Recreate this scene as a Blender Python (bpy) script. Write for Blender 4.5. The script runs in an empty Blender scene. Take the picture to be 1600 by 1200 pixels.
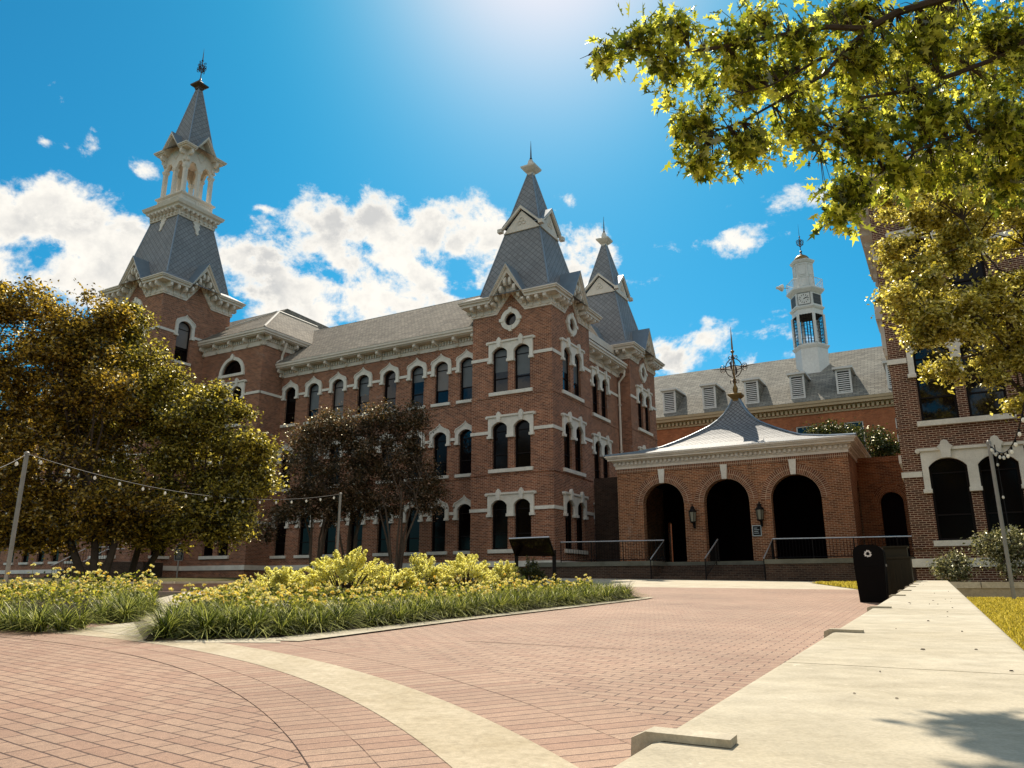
import bpy, math, random
import numpy as np
from mathutils import Vector, Matrix
from mathutils.geometry import tessellate_polygon
random.seed(7); RNG = np.random.default_rng(11)
sc = bpy.context.scene
COL = sc.collection
PI = math.pi
R = math.radians

# ------------------------------------------------------------------ camera numbers
CZ = 0.78; F = 1190.0; TH = R(14.85); cT, sT = math.cos(TH), math.sin(TH)
def P(px, py, Y):                      # a world point at forward distance Y seen in direction (px,py) of the 1600x1200 photo
    u = (px-800)/F; v = (600-py)/F; t = Y/(cT-v*sT)
    return np.array([u*t, Y, CZ+(sT+v*cT)*t])
def ground(Y): return 0.032*min(Y, 36.0)

# ------------------------------------------------------------------ object helpers
def tag(o, label=None, cat=None, group=None, kind=None):
    if label: o['label'] = label
    if cat: o['category'] = cat
    if group: o['group'] = group
    if kind: o['kind'] = kind
    return o
def empty(name, loc, rz=0, parent=None):
    o = bpy.data.objects.new(name, None); COL.objects.link(o)
    o.location = loc; o.rotation_euler = (0, 0, rz); o.empty_display_size = .2
    if parent: o.parent = parent
    return o
def thing(name, label, cat, loc=(0,0,0), rz=0, group=None):
    return tag(empty(name, loc, rz), label, cat, group)
KIDS = {}
def kids(o): return KIDS.get(o, [])
def adopt(c, p):
    c.parent = p; KIDS.setdefault(p, []).append(c)
def copy_tree(o, parent=None):
    c = o.copy(); COL.objects.link(c)
    if parent: adopt(c, parent)
    for k in kids(o): copy_tree(k, c)
    return c

class Split:                           # collects pieces that are linked as separate parts
    def __init__(s): s.items = []
    def loft(s, A, B, caps=True): s.items.append(MB().loft(A, B, caps)); return s
    def build(s, name, mat, parent=None):
        for m in s.items: m.build(name, mat, parent)

class MB:
    def __init__(s): s.v = []; s.f = []
    def poly(s, pts):
        i = len(s.v); s.v += [tuple(p) for p in pts]; s.f.append(tuple(range(i, i+len(pts)))); return s
    def box(s, x0, x1, y0, y1, z0, z1):
        i = len(s.v)
        s.v += [(x0,y0,z0),(x1,y0,z0),(x1,y1,z0),(x0,y1,z0),(x0,y0,z1),(x1,y0,z1),(x1,y1,z1),(x0,y1,z1)]
        for q in ((0,3,2,1),(4,5,6,7),(0,1,5,4),(1,2,6,5),(2,3,7,6),(3,0,4,7)): s.f.append(tuple(i+k for k in q))
        return s
    def obox(s, c, ax, ay, az):       # oriented box: centre and half-axis vectors
        c, ax, ay, az = map(Vector, (c, ax, ay, az)); i = len(s.v)
        for sz in (-1,1):
            for sx, sy in ((-1,-1),(1,-1),(1,1),(-1,1)): s.v.append(tuple(c+ax*sx+ay*sy+az*sz))
        for q in ((0,3,2,1),(4,5,6,7),(0,1,5,4),(1,2,6,5),(2,3,7,6),(3,0,4,7)): s.f.append(tuple(i+k for k in q))
        return s
    def loft(s, A, B, caps=True):     # two matching loops of 3D points
        n = len(A); i = len(s.v); s.v += [tuple(p) for p in A]+[tuple(p) for p in B]
        for k in range(n): s.f.append((i+k, i+(k+1) % n, i+n+(k+1) % n, i+n+k))
        if caps:
            s.f.append(tuple(i+k for k in reversed(range(n)))); s.f.append(tuple(i+n+k for k in range(n)))
        return s
    def tube(s, pts, r, n=6, caps=True):
        pts = [Vector(p) for p in pts]; m = len(pts)
        rs = r if hasattr(r, '__len__') else [r]*m
        i0 = len(s.v); up = Vector((0,0,1)); a = None
        for k in range(m):
            d = (pts[min(k+1, m-1)]-pts[max(k-1, 0)])
            d = d.normalized() if d.length > 1e-9 else up
            if a is None: a = d.cross(up if abs(d.z) < .95 else Vector((1,0,0))).normalized()
            else:
                a = a-d*a.dot(d); a = a.normalized() if a.length > 1e-6 else d.orthogonal().normalized()
            b = d.cross(a)
            for j in range(n):
                t = 2*PI*j/n; s.v.append(tuple(pts[k]+(a*math.cos(t)+b*math.sin(t))*rs[k]))
        for k in range(m-1):
            for j in range(n):
                s.f.append((i0+k*n+j, i0+k*n+(j+1) % n, i0+(k+1)*n+(j+1) % n, i0+(k+1)*n+j))
        if caps:
            s.f.append(tuple(i0+j for j in reversed(range(n)))); s.f.append(tuple(i0+(m-1)*n+j for j in range(n)))
        return s
    def lathe(s, prof, c=(0,0,0), n=16, rot=0.0, sx=1.0, sy=1.0):
        i0 = len(s.v); m = len(prof)
        for r, z in prof:
            for j in range(n):
                t = 2*PI*j/n+rot; s.v.append((c[0]+math.cos(t)*r*sx, c[1]+math.sin(t)*r*sy, c[2]+z))
        for k in range(m-1):
            for j in range(n):
                s.f.append((i0+k*n+j, i0+k*n+(j+1) % n, i0+(k+1)*n+(j+1) % n, i0+(k+1)*n+j))
        s.f.append(tuple(i0+j for j in reversed(range(n)))); s.f.append(tuple(i0+(m-1)*n+j for j in range(n)))
        return s
    def build(s, name, mat, parent=None, smooth=False, loc=None, uvrot=0.0):
        me = bpy.data.meshes.new(name); me.from_pydata(s.v, [], s.f); me.update()
        uv = me.uv_layers.new(name='UVMap'); Z = Vector((0,0,1)); data = uv.data
        for p in me.polygons:
            n = p.normal
            t = Z.cross(n) if abs(n.z) < .985 else Vector((1,0,0))
            t = t.normalized() if t.length > 1e-6 else Vector((1,0,0))
            b = n.cross(t)
            for li in p.loop_indices:
                c = me.vertices[me.loops[li].vertex_index].co; data[li].uv = (c.dot(t), c.dot(b))
        if smooth:
            for p in me.polygons: p.use_smooth = True
        me.materials.append(mat)
        o = bpy.data.objects.new(name, me); COL.objects.link(o)
        if parent: adopt(o, parent)
        if loc: o.location = loc
        return o
def raw(name, V, Fq, mats, parent=None, midx=None, uv=None):   # fast path: numpy verts (n,3), faces (m,k)
    me = bpy.data.meshes.new(name); V = np.asarray(V, np.float32); Fq = np.asarray(Fq, np.int32); k = Fq.shape[1]
    me.vertices.add(len(V)); me.vertices.foreach_set('co', V.ravel())
    me.loops.add(Fq.size); me.loops.foreach_set('vertex_index', Fq.ravel())
    me.polygons.add(len(Fq)); me.polygons.foreach_set('loop_start', np.arange(0, Fq.size, k, dtype=np.int32))
    me.polygons.foreach_set('loop_total', np.full(len(Fq), k, np.int32))
    for m in (mats if isinstance(mats, (list, tuple)) else [mats]): me.materials.append(m)
    if midx is not None: me.polygons.foreach_set('material_index', np.asarray(midx, np.int32))
    me.update(); me.validate()
    o = bpy.data.objects.new(name, me); COL.objects.link(o)
    if parent: adopt(o, parent)
    return o

# ------------------------------------------------------------------ materials
def newmat(name):
    m = bpy.data.materials.new(name); m.use_nodes = True; nt = m.node_tree; nt.nodes.clear()
    out = nt.nodes.new('ShaderNodeOutputMaterial'); return m, nt, out
def N(nt, t, **kw):
    n = nt.nodes.new(t)
    for k, v in kw.items():
        if k.startswith('i_'): n.inputs[int(k[2:])].default_value = v
        else: setattr(n, k, v)
    return n
def L(nt, a, b): nt.links.new(a, b)
def mathn(nt, op, a, b=None, c=None):
    n = nt.nodes.new('ShaderNodeMath'); n.operation = op
    for i, x in enumerate((a, b, c)):
        if x is None: continue
        if isinstance(x, (int, float)): n.inputs[i].default_value = x
        else: nt.links.new(x, n.inputs[i])
    return n.outputs[0]
def mixc(nt, fac, a, b, blend='MIX'):
    n = nt.nodes.new('ShaderNodeMix'); n.data_type = 'RGBA'; n.blend_type = blend
    for sock, x in ((n.inputs[0], fac), (n.inputs[6], a), (n.inputs[7], b)):
        if isinstance(x, (int, float)): sock.default_value = x
        elif isinstance(x, tuple): sock.default_value = (*x[:3], 1)
        else: nt.links.new(x, sock)
    return n.outputs[2]
def ramp(nt, fac, stops):
    n = nt.nodes.new('ShaderNodeValToRGB'); e = n.color_ramp.elements
    while len(e) < len(stops): e.new(.5)
    for k, (p, c) in enumerate(stops):
        e[k].position = p; e[k].color = (*c, 1) if len(c) == 3 else c
    nt.links.new(fac, n.inputs[0]); return n.outputs[0]
def noise(nt, scale, detail=4, rough=.55, vec=None, dist=0.0):
    n = nt.nodes.new('ShaderNodeTexNoise'); n.inputs['Scale'].default_value = scale
    n.inputs['Detail'].default_value = detail; n.inputs['Roughness'].default_value = rough
    n.inputs['Distortion'].default_value = dist
    if vec is not None: nt.links.new(vec, n.inputs['Vector'])
    return n.outputs['Fac']
def principled(nt, out, col, rough, bumph=None, bstr=.3, bdist=.01, spec=.5, metal=0.0):
    b = nt.nodes.new('ShaderNodeBsdfPrincipled')
    if isinstance(col, tuple): b.inputs['Base Color'].default_value = (*col[:3], 1)
    else: nt.links.new(col, b.inputs['Base Color'])
    if isinstance(rough, (int, float)): b.inputs['Roughness'].default_value = rough
    else: nt.links.new(rough, b.inputs['Roughness'])
    b.inputs['Specular IOR Level'].default_value = spec; b.inputs['Metallic'].default_value = metal
    if bumph is not None:
        bp = nt.nodes.new('ShaderNodeBump'); bp.inputs['Strength'].default_value = bstr; bp.inputs['Distance'].default_value = bdist
        nt.links.new(bumph, bp.inputs['Height']); nt.links.new(bp.outputs[0], b.inputs['Normal'])
    nt.links.new(b.outputs[0], out.inputs[0]); return b
def coordn(nt, which='UV'):
    return nt.nodes.new('ShaderNodeTexCoord').outputs[which]
def mapping(nt, vec, rot=(0,0,0), scale=(1,1,1), loc=(0,0,0)):
    m = nt.nodes.new('ShaderNodeMapping'); m.inputs['Rotation'].default_value = rot
    m.inputs['Scale'].default_value = scale; m.inputs['Location'].default_value = loc
    nt.links.new(vec, m.inputs['Vector']); return m.outputs[0]
def bricktex(nt, vec, c1, c2, mortar, bw, rh, ms, offset=.5, freq=2, bias=0.0, smooth=.1, squash=1.0, sqf=2):
    n = nt.nodes.new('ShaderNodeTexBrick'); n.offset = offset; n.offset_frequency = freq; n.squash = squash; n.squash_frequency = sqf
    n.inputs['Color1'].default_value = (*c1, 1); n.inputs['Color2'].default_value = (*c2, 1); n.inputs['Mortar'].default_value = (*mortar, 1)
    n.inputs['Scale'].default_value = 1; n.inputs['Mortar Size'].default_value = ms; n.inputs['Mortar Smooth'].default_value = smooth
    n.inputs['Bias'].default_value = bias; n.inputs['Brick Width'].default_value = bw; n.inputs['Row Height'].default_value = rh
    nt.links.new(vec, n.inputs['Vector']); return n
def brickmat(name, c1, c2, mortar, bw=.215, rh=.0677, ms=.006, rough=.9, rot=0.0, blot=.45, bstr=.5, offset=.5, spec=.3, grit=60, efflo=0.0, nscale=.35):
    m, nt, out = newmat(name); uv = coordn(nt); ob = coordn(nt, 'Object')
    vec = mapping(nt, uv, rot=(0, 0, rot)) if rot else uv
    b = bricktex(nt, vec, c1, c2, mortar, bw, rh, ms, offset=offset)
    big = noise(nt, nscale*2.2, 6, .62, mapping(nt, ob, scale=(1, 1, .3))); sm = noise(nt, grit, 2, .6, ob); mid = noise(nt, 3.2, 3, .6, uv)
    col = mixc(nt, blot, b.outputs[0], ramp(nt, big, [(.3, (.32, .30, .30)), (.5, (.72, .70, .68)), (.7, (1.25, 1.2, 1.15))]), 'MULTIPLY')
    col = mixc(nt, .35, col, ramp(nt, sm, [(.25, (.5, .5, .5)), (.75, (1.35, 1.35, 1.35))]), 'MULTIPLY')
    col = mixc(nt, .4, col, ramp(nt, mid, [(.3, (.6, .6, .6)), (.7, (1.25, 1.25, 1.25))]), 'MULTIPLY')
    if efflo:
        e = ramp(nt, noise(nt, 1.1, 5, .7, ob), [(.62, (0, 0, 0)), (.75, (efflo, efflo, efflo))])
        col = mixc(nt, e, col, (.52, .42, .36))
    h = mathn(nt, 'SUBTRACT', mathn(nt, 'MULTIPLY', sm, .3), b.outputs['Fac'])
    principled(nt, out, col, rough, h, bstr, .008, spec); return m
def stonemat(name, col, dirt=(.45, .4, .34), rough=.85, amt=.5, scale=1.5, speck=0.0, grain=90, spec=.3, bstr=.25, coords='Object', streak=False):
    m, nt, out = newmat(name); ob = coordn(nt, coords)
    v = mapping(nt, ob, scale=(1, 1, .25)) if streak else ob
    n1 = noise(nt, scale, 6, .65, v); n2 = noise(nt, grain, 2, .7, ob); n3 = noise(nt, scale*7, 4, .6, ob)
    c = mixc(nt, ramp(nt, n1, [(.42, (0, 0, 0)), (.75, (amt, amt, amt))]), col, dirt)
    c = mixc(nt, .35, c, ramp(nt, n3, [(.3, (.75, .75, .75)), (.7, (1.12, 1.12, 1.12))]), 'MULTIPLY')
    c = mixc(nt, .3+speck, c, ramp(nt, n2, [(.3, (.65, .65, .65)), (.7, (1.2, 1.2, 1.2))]), 'MULTIPLY')
    principled(nt, out, c, rough, n2, bstr, .004, spec); return m
def plainmat(name, col, rough=.5, spec=.5, metal=0.0, var=.25, scale=6):
    m, nt, out = newmat(name); ob = coordn(nt, 'Object'); n1 = noise(nt, scale, 4, .6, ob)
    c = mixc(nt, var, col, ramp(nt, n1, [(.3, (.45, .45, .45)), (.7, (1.3, 1.3, 1.3))]), 'MULTIPLY')
    principled(nt, out, c, rough, None, spec=spec, metal=metal); return m
def slatemat(name, c1, c2, gap, bw, rh, ms, rot=0.0, rough=.55, spec=.4, bstr=.5, blot=.4, offset=.5):
    m, nt, out = newmat(name); uv = coordn(nt); ob = coordn(nt, 'Object')
    vec = mapping(nt, uv, rot=(0, 0, rot)) if rot else uv
    b = bricktex(nt, vec, c1, c2, gap, bw, rh, ms, offset=offset, smooth=.3)
    n1 = noise(nt, .5, 5, .6, ob); n2 = noise(nt, 14, 3, .6, uv)
    c = mixc(nt, blot, b.outputs[0], ramp(nt, n1, [(.3, (.55, .55, .55)), (.7, (1.3, 1.3, 1.3))]), 'MULTIPLY')
    c = mixc(nt, .35, c, ramp(nt, n2, [(.3, (.6, .6, .6)), (.7, (1.3, 1.3, 1.3))]), 'MULTIPLY')
    h = mathn(nt, 'SUBTRACT', mathn(nt, 'MULTIPLY', n2, .25), b.outputs['Fac'])
    principled(nt, out, c, rough, h, bstr, .012, spec); return m
def leafmat(name, stops, trans=.5, rough=.45, gloss=.12, tcol=1.25):
    m, nt, out = newmat(name); g = nt.nodes.new('ShaderNodeNewGeometry')
    c = ramp(nt, g.outputs['Random Per Island'], stops)
    d = N(nt, 'ShaderNodeBsdfDiffuse'); L(nt, c, d.inputs[0])
    t = N(nt, 'ShaderNodeBsdfTranslucent'); tc = mixc(nt, 1.0, c, (tcol, tcol*1.0, tcol*.6), 'MULTIPLY'); L(nt, tc, t.inputs[0])
    mx = N(nt, 'ShaderNodeMixShader'); mx.inputs[0].default_value = trans; L(nt, d.outputs[0], mx.inputs[1]); L(nt, t.outputs[0], mx.inputs[2])
    gl = N(nt, 'ShaderNodeBsdfGlossy'); gl.inputs['Roughness'].default_value = rough; gl.inputs[0].default_value = (.8, .78, .62, 1)
    lw = N(nt, 'ShaderNodeLayerWeight'); lw.inputs[0].default_value = .35
    fac = mathn(nt, 'MULTIPLY', lw.outputs['Fresnel'], gloss*.9)
    fac = mathn(nt, 'ADD', fac, gloss*.25)
    m2 = N(nt, 'ShaderNodeMixShader'); L(nt, fac, m2.inputs[0]); L(nt, mx.outputs[0], m2.inputs[1]); L(nt, gl.outputs[0], m2.inputs[2])
    L(nt, m2.outputs[0], out.inputs[0]); return m
def glassmat(name, col, rough=.04, spec=.6):
    m, nt, out = newmat(name); ob = coordn(nt, 'Object'); n1 = noise(nt, 1.3, 2, .5, ob)
    principled(nt, out, col, rough, n1, .04, .05, spec); return m

M = {}
M['brick'] = brickmat('hall_brick', (.39, .142, .070), (.150, .044, .024), (.60, .42, .30), bw=.24, rh=.078, ms=.009, efflo=.5, blot=.4)
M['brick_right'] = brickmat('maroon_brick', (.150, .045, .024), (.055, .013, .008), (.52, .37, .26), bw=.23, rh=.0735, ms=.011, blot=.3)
M['brick_pav'] = brickmat('arcade_brick', (.38, .135, .056), (.16, .048, .022), (.58, .39, .24), bw=.23, rh=.074, ms=.009, efflo=.3)
M['brick_orange'] = brickmat('orange_brick', (.50, .17, .07), (.38, .115, .05), (.48, .28, .16), ms=.006)
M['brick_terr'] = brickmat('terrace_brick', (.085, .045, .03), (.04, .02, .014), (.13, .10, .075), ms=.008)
M['brick_ring'] = brickmat('voussoir_brick', (.29, .105, .052), (.14, .045, .023), (.58, .41, .28), bw=.085, rh=.215, ms=.012, offset=0)
M['trim'] = stonemat('white_trim_stone', (.82, .76, .67), (.40, .35, .29), amt=.5, scale=.9, grain=30)
M['paint'] = stonemat('cream_painted_wood', (.77, .67, .565), (.46, .39, .31), amt=.45, scale=.8, grain=25, rough=.55, spec=.3)
M['white'] = stonemat('white_painted_wood', (.74, .72, .68), (.5, .47, .43), amt=.35, scale=.7, grain=20, rough=.5, spec=.4)
M['spire'] = slatemat('diamond_slate', (.275, .268, .27), (.225, .22, .225), (.125, .12, .12), .27, .27, .016, rot=PI/4, offset=0, rough=.6, spec=.2, blot=.25)
M['slate'] = slatemat('wing_slate', (.30, .255, .20), (.17, .142, .113), (.07, .06, .05), .26, .2, .014, rough=.85, spec=.1)
M['slate_far'] = slatemat('pale_slate', (.34, .315, .26), (.21, .195, .165), (.10, .09, .08), .5, .24, .02, rough=.85, spec=.1)
M['slate_pav'] = slatemat('arcade_slate', (.29, .297, .31), (.23, .236, .247), (.07, .07, .075), .17, .17, .016, rot=PI/4, offset=0, rough=.6, spec=.2, blot=.25)
M['seam'] = plainmat('blue_grey_sheet_metal', (.20, .25, .30), .35, .5, .3, .2, 3)
M['frame'] = plainmat('black_brown_frame', (.010, .006, .006), .6, .15)
M['glass'] = glassmat('dark_window_glass', (.006, .004, .005), .04, .5)
M['glass_lo'] = glassmat('shaded_window_glass', (.004, .002, .002), .12, .18)  # dimmer copy of the window glass, shade put into its colour and gloss
M['blind'] = plainmat('grey_roller_blind', (.10, .105, .105), .35, .5, 0, .2, 2)
M['blind2'] = plainmat('brown_roller_blind', (.17, .145, .13), .4, .5, 0, .2, 2)
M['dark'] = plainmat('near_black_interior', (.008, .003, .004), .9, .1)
M['darkmetal'] = plainmat('black_iron', (.010, .008, .008), .6, .15, .0)
M['railtop'] = plainmat('worn_steel_rail', (.50, .48, .47), .3, .5, .7)
M['steel'] = plainmat('weathered_grey_pole', (.34, .31, .27), .55, .4, .2)
M['gold'] = plainmat('old_gilding', (.26, .15, .045), .5, .4, .5)
M['copper'] = plainmat('aged_bronze', (.09, .055, .035), .45, .5, .6)
M['seatconc'] = None
M['bulb'] = None

def concrete_pale(name, base, pit=True, scale=1.0, bright=1.0):
    m, nt, out = newmat(name); ob = coordn(nt, 'Object')
    n1 = noise(nt, 1.1*scale, 6, .65, ob); n2 = noise(nt, 9*scale, 5, .7, ob); n3 = noise(nt, 160, 2, .7, ob)
    n4 = noise(nt, 26, 4, .75, ob)
    c = mixc(nt, ramp(nt, n1, [(.35, (0, 0, 0)), (.7, (.9, .9, .9))]), base, tuple(x*.72*y for x, y in zip(base, (1, .95, .84))))
    c = mixc(nt, .65, c, ramp(nt, n2, [(.3, (.66, .64, .60)), (.65, (1.14, 1.14, 1.14))]), 'MULTIPLY')
    c = mixc(nt, .35, c, ramp(nt, n3, [(.3, (.6, .6, .6)), (.7, (1.25, 1.25, 1.25))]), 'MULTIPLY')
    if pit:
        pm = mathn(nt, 'MULTIPLY', ramp(nt, n4, [(.62, (0, 0, 0)), (.68, (1, 1, 1))]), ramp(nt, noise(nt, 2.2, 3, .5, ob), [(.45, (0, 0, 0)), (.62, (1, 1, 1))]))
        c = mixc(nt, mathn(nt, 'MULTIPLY', pm, .8), c, tuple(min(1, x*1.3) for x in base))
        h = mathn(nt, 'ADD', mathn(nt, 'MULTIPLY', n2, .5), mathn(nt, 'MULTIPLY', pm, -.5))
    else: h = n2
    h = mathn(nt, 'ADD', h, mathn(nt, 'MULTIPLY', n3, .35))
    principled(nt, out, c, .85, h, .35, .006, .3); return m
M['seatconc'] = concrete_pale('pale_seat_concrete', (.60, .535, .415))
M['walkconc'] = concrete_pale('walk_concrete', (.60, .53, .41), False, 1.5)
M['aggregate'] = concrete_pale('exposed_aggregate', (.56, .47, .335), False, 2.5)
M['planter'] = concrete_pale('tan_planter_concrete', (.50, .41, .28), False, 1.5)
M['pinkconc'] = concrete_pale('pink_seat_concrete', (.42, .28, .23), False, 1.5)

def pavermat(name, rot=0.0, bw=.205, rh=.102, offset=.5):
    m, nt, out = newmat(name); uv = coordn(nt, 'UV'); ob = coordn(nt, 'Object')
    wob = noise(nt, 1.5, 2, .5, ob)
    vec = mapping(nt, uv, rot=(0, 0, rot))
    va = nt.nodes.new('ShaderNodeVectorMath'); va.operation = 'ADD'; L(nt, vec, va.inputs[0])
    cx = nt.nodes.new('ShaderNodeCombineXYZ'); wv = mathn(nt, 'MULTIPLY', mathn(nt, 'SUBTRACT', wob, .5), .03); L(nt, wv, cx.inputs[0]); L(nt, wv, cx.inputs[1]); L(nt, cx.outputs[0], va.inputs[1])
    b = bricktex(nt, va.outputs[0], (.50, .325, .225), (.32, .188, .128), (.095, .047, .032), bw, rh, .0056, offset=offset, smooth=.25)
    b2 = bricktex(nt, va.outputs[0], (.62, .62, .62), (1.2, 1.2, 1.2), (1, 1, 1), bw, rh, 0, offset=offset)
    n1 = noise(nt, .45, 5, .6, ob); n2 = noise(nt, 210, 2, .8, ob); n3 = noise(nt, 18, 3, .7, ob)
    c = mixc(nt, .5, b.outputs[0], b2.outputs[0], 'MULTIPLY')
    c = mixc(nt, .55, c, ramp(nt, n1, [(.3, (.55, .53, .52)), (.7, (1.22, 1.22, 1.22))]), 'MULTIPLY')
    c = mixc(nt, .75, c, ramp(nt, n2, [(.32, (.45, .43, .42)), (.68, (1.5, 1.5, 1.48))]), 'MULTIPLY')
    c = mixc(nt, .5, c, ramp(nt, n3, [(.3, (.7, .7, .7)), (.7, (1.25, 1.25, 1.25))]), 'MULTIPLY')
    h = mathn(nt, 'SUBTRACT', mathn(nt, 'MULTIPLY', n2, .35), b.outputs['Fac'])
    principled(nt, out, c, .8, h, .6, .006, .35); return m
M['paver'] = pavermat('brick_pavers', R(28.4))
M['paver_in'] = pavermat('circle_pavers', R(36))
M['paver_ring'] = pavermat('soldier_pavers', 0.0, .105, .40, 0.0)
def lawnmat(name, a, b, c3):
    m, nt, out = newmat(name); ob = coordn(nt, 'Object'); n1 = noise(nt, .8, 5, .65, ob); n2 = noise(nt, 40, 3, .7, ob)
    c = mixc(nt, ramp(nt, n1, [(.35, (0, 0, 0)), (.65, (1, 1, 1))]), a, b)
    c = mixc(nt, ramp(nt, n2, [(.4, (0, 0, 0)), (.7, (.7, .7, .7))]), c, c3)
    principled(nt, out, c, .95, n2, .8, .03, .1); return m
M['lawn'] = lawnmat('dry_lawn', (.10, .10, .03), (.16, .13, .05), (.05, .045, .02))
M['soil'] = lawnmat('bed_soil', (.035, .024, .016), (.05, .035, .022), (.015, .010, .008))
M['bark'] = stonemat('tree_bark', (.085, .06, .042), (.03, .02, .015), amt=.8, scale=4, grain=40, rough=.95, bstr=.8)
M['bark_pale'] = stonemat('smooth_myrtle_bark', (.12, .085, .06), (.04, .028, .02), amt=.7, scale=3, grain=30, rough=.85, bstr=.5)

M['leaf_gold'] = leafmat('golden_elm_leaf', [(0, (.024, .019, .005)), (.35, (.09, .062, .010)), (.62, (.30, .195, .026)), (1, (.82, .56, .10))], .48, .45, .11, 1.5)
M['leaf_goldgreen'] = leafmat('golden_green_elm_leaf', [(0, (.026, .025, .007)), (.35, (.085, .075, .013)), (.62, (.29, .235, .034)), (1, (.80, .66, .15))], .48, .45, .12, 1.45)
M['leaf_myrtle'] = leafmat('rust_myrtle_leaf', [(0, (.026, .024, .012)), (.4, (.070, .052, .024)), (.78, (.19, .105, .05)), (1, (.55, .35, .25))], .4, .4, .12)
M['leaf_right'] = leafmat('yellow_small_leaf', [(0, (.06, .055, .010)), (.25, (.25, .205, .03)), (.55, (.64, .53, .09)), (1, (.94, .84, .38))], .6, .4, .14, 1.25)
M['leaf_oak'] = leafmat('green_oak_leaf', [(0, (.028, .042, .007)), (.28, (.09, .112, .014)), (.58, (.32, .33, .04)), (1, (.72, .68, .16))], .64, .3, .10, 1.9)
M['leaf_dark'] = leafmat('glossy_evergreen_leaf', [(0, (.020, .032, .010)), (.6, (.06, .075, .018)), (1, (.20, .18, .06))], .3, .35, .10)
M['leaf_shrub'] = leafmat('grey_green_shrub_leaf', [(0, (.03, .04, .018)), (.5, (.13, .13, .05)), (1, (.60, .55, .38))], .35, .35, .14)
M['leaf_lime'] = leafmat('lime_duranta_leaf', [(0, (.30, .25, .025)), (.22, (.86, .78, .20)), (1, (.97, .94, .62))], .7, .45, .05, 1.08)
M['leaf_lantana'] = leafmat('lantana_leaf', [(0, (.03, .042, .009)), (.4, (.14, .16, .025)), (1, (.62, .56, .12))], .5, .5, .05)
M['blossom'] = leafmat('yellow_blossom', [(0, (.86, .46, .06)), (.25, (.92, .74, .2)), (1, (.97, .92, .6))], .5, .6, .02, 1.0)
M['liriope'] = leafmat('strap_leaf', [(0, (.010, .015, .005)), (.45, (.036, .055, .012)), (.72, (.25, .29, .04)), (1, (.78, .76, .26))], .32, .4, .04)
M['grass'] = leafmat('lawn_blade', [(0, (.22, .18, .025)), (.5, (.55, .43, .07)), (1, (.80, .66, .2))], .45, .5, .02)
def bulbmat():
    m, nt, out = newmat('white_bulb_glass')
    d = N(nt, 'ShaderNodeBsdfDiffuse'); d.inputs[0].default_value = (.9, .88, .82, 1)
    t = N(nt, 'ShaderNodeBsdfTranslucent'); t.inputs[0].default_value = (.95, .93, .86, 1)
    a = N(nt, 'ShaderNodeMixShader'); a.inputs[0].default_value = .5; L(nt, d.outputs[0], a.inputs[1]); L(nt, t.outputs[0], a.inputs[2]); L(nt, a.outputs[0], out.inputs[0]); return m
M['bulb'] = bulbmat()

# ------------------------------------------------------------------ setting: ground sheets
def sheet(name, poly, dz, mat, parent=None, kind='structure', sub=0):
    mb = MB(); mb.poly([(x, y, ground(y)+dz) for x, y in poly]); o = mb.build(name, mat)
    if kind: o['kind'] = kind
    return o
mb = MB()
rows = [-120, -40, 0, 36, 80, 160, 420]
for y0, y1 in zip(rows, rows[1:]):
    mb.poly([(-300, y0, ground(y0)), (300, y0, ground(y0)), (300, y1, ground(y1)), (-300, y1, ground(y1))])
tag(mb.build('ground', M['lawn']), kind='structure')
sheet('brick_plaza', [(-40, -8), (-3.9, -8), (8.9, 16.6), (9.3, 21.2), (4, 23.2), (-2, 24.5), (-40, 25)], .004, M['paver'])
sheet('concrete_walk', [(9.3, 21.2), (10.3, 27.2), (17, 26.5), (17, 29), (2.0, 35.9), (-6, 35.9), (-8, 27), (-2, 24.5), (4, 23.2)], .004, M['walkconc'])
CC = (-10.25, -.7)
def arc_strip(name, r0, r1, dz, mat, a0=-45, a1=100, n=120):
    me = bpy.data.meshes.new(name); V = []; Fc = []; UV = []
    for k in range(n+1):
        t = R(a0+(a1-a0)*k/n)
        for r in (r0, r1):
            x = CC[0]+math.cos(t)*r; y = CC[1]+math.sin(t)*r; V.append((x, y, ground(y)+dz)); UV.append((t*(r0+r1)/2, r-r0+.0035))
    for k in range(n): Fc.append((2*k, 2*k+1, 2*k+3, 2*k+2))
    me.from_pydata(V, [], Fc); uv = me.uv_layers.new(name='UVMap')
    for lp in me.loops: uv.data[lp.index].uv = UV[lp.vertex_index]
    me.materials.append(mat); o = bpy.data.objects.new(name, me); COL.objects.link(o); o['kind'] = 'structure'; return o
disc = [(CC[0]+math.cos(R(a))*10.29, CC[1]+math.sin(R(a))*10.29) for a in range(0, 360, 2)]
sheet('brick_circle', disc, .008, M['paver_in'])
arc_strip('inner_paver_ring', 10.24, 10.488, .011, M['paver_ring'])
arc_strip('second_paver_ring', 10.488, 10.742, .012, M['paver_ring'])
arc_strip('concrete_band', 10.742, 11.19, .014, M['aggregate'])
arc_strip('outer_paver_ring', 11.19, 11.563, .011, M['paver_ring'], -45, 52)
arc_strip('last_paver_ring', 11.563, 11.95, .012, M['paver_ring'], -45, 47)
BED_R = [(-3.55, 7.75), (-2.34, 8.12), (-.84, 10.5), (2.46, 16.0), (2.75, 16.6), (1.6, 18.4), (-6.0, 19.3), (-5.6, 13.0)]
sheet('garden_path', [(-4.95, 9.15), (-3.2, 7.65), (-2.2, 7.62), (-2.34, 8.12), (-3.55, 7.75), (-5.6, 13.0), (-6.0, 19.3), (-8.0, 19.3), (-6.6, 13.5), (-4.75, 10.2)], .016, M['walkconc'])
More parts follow.
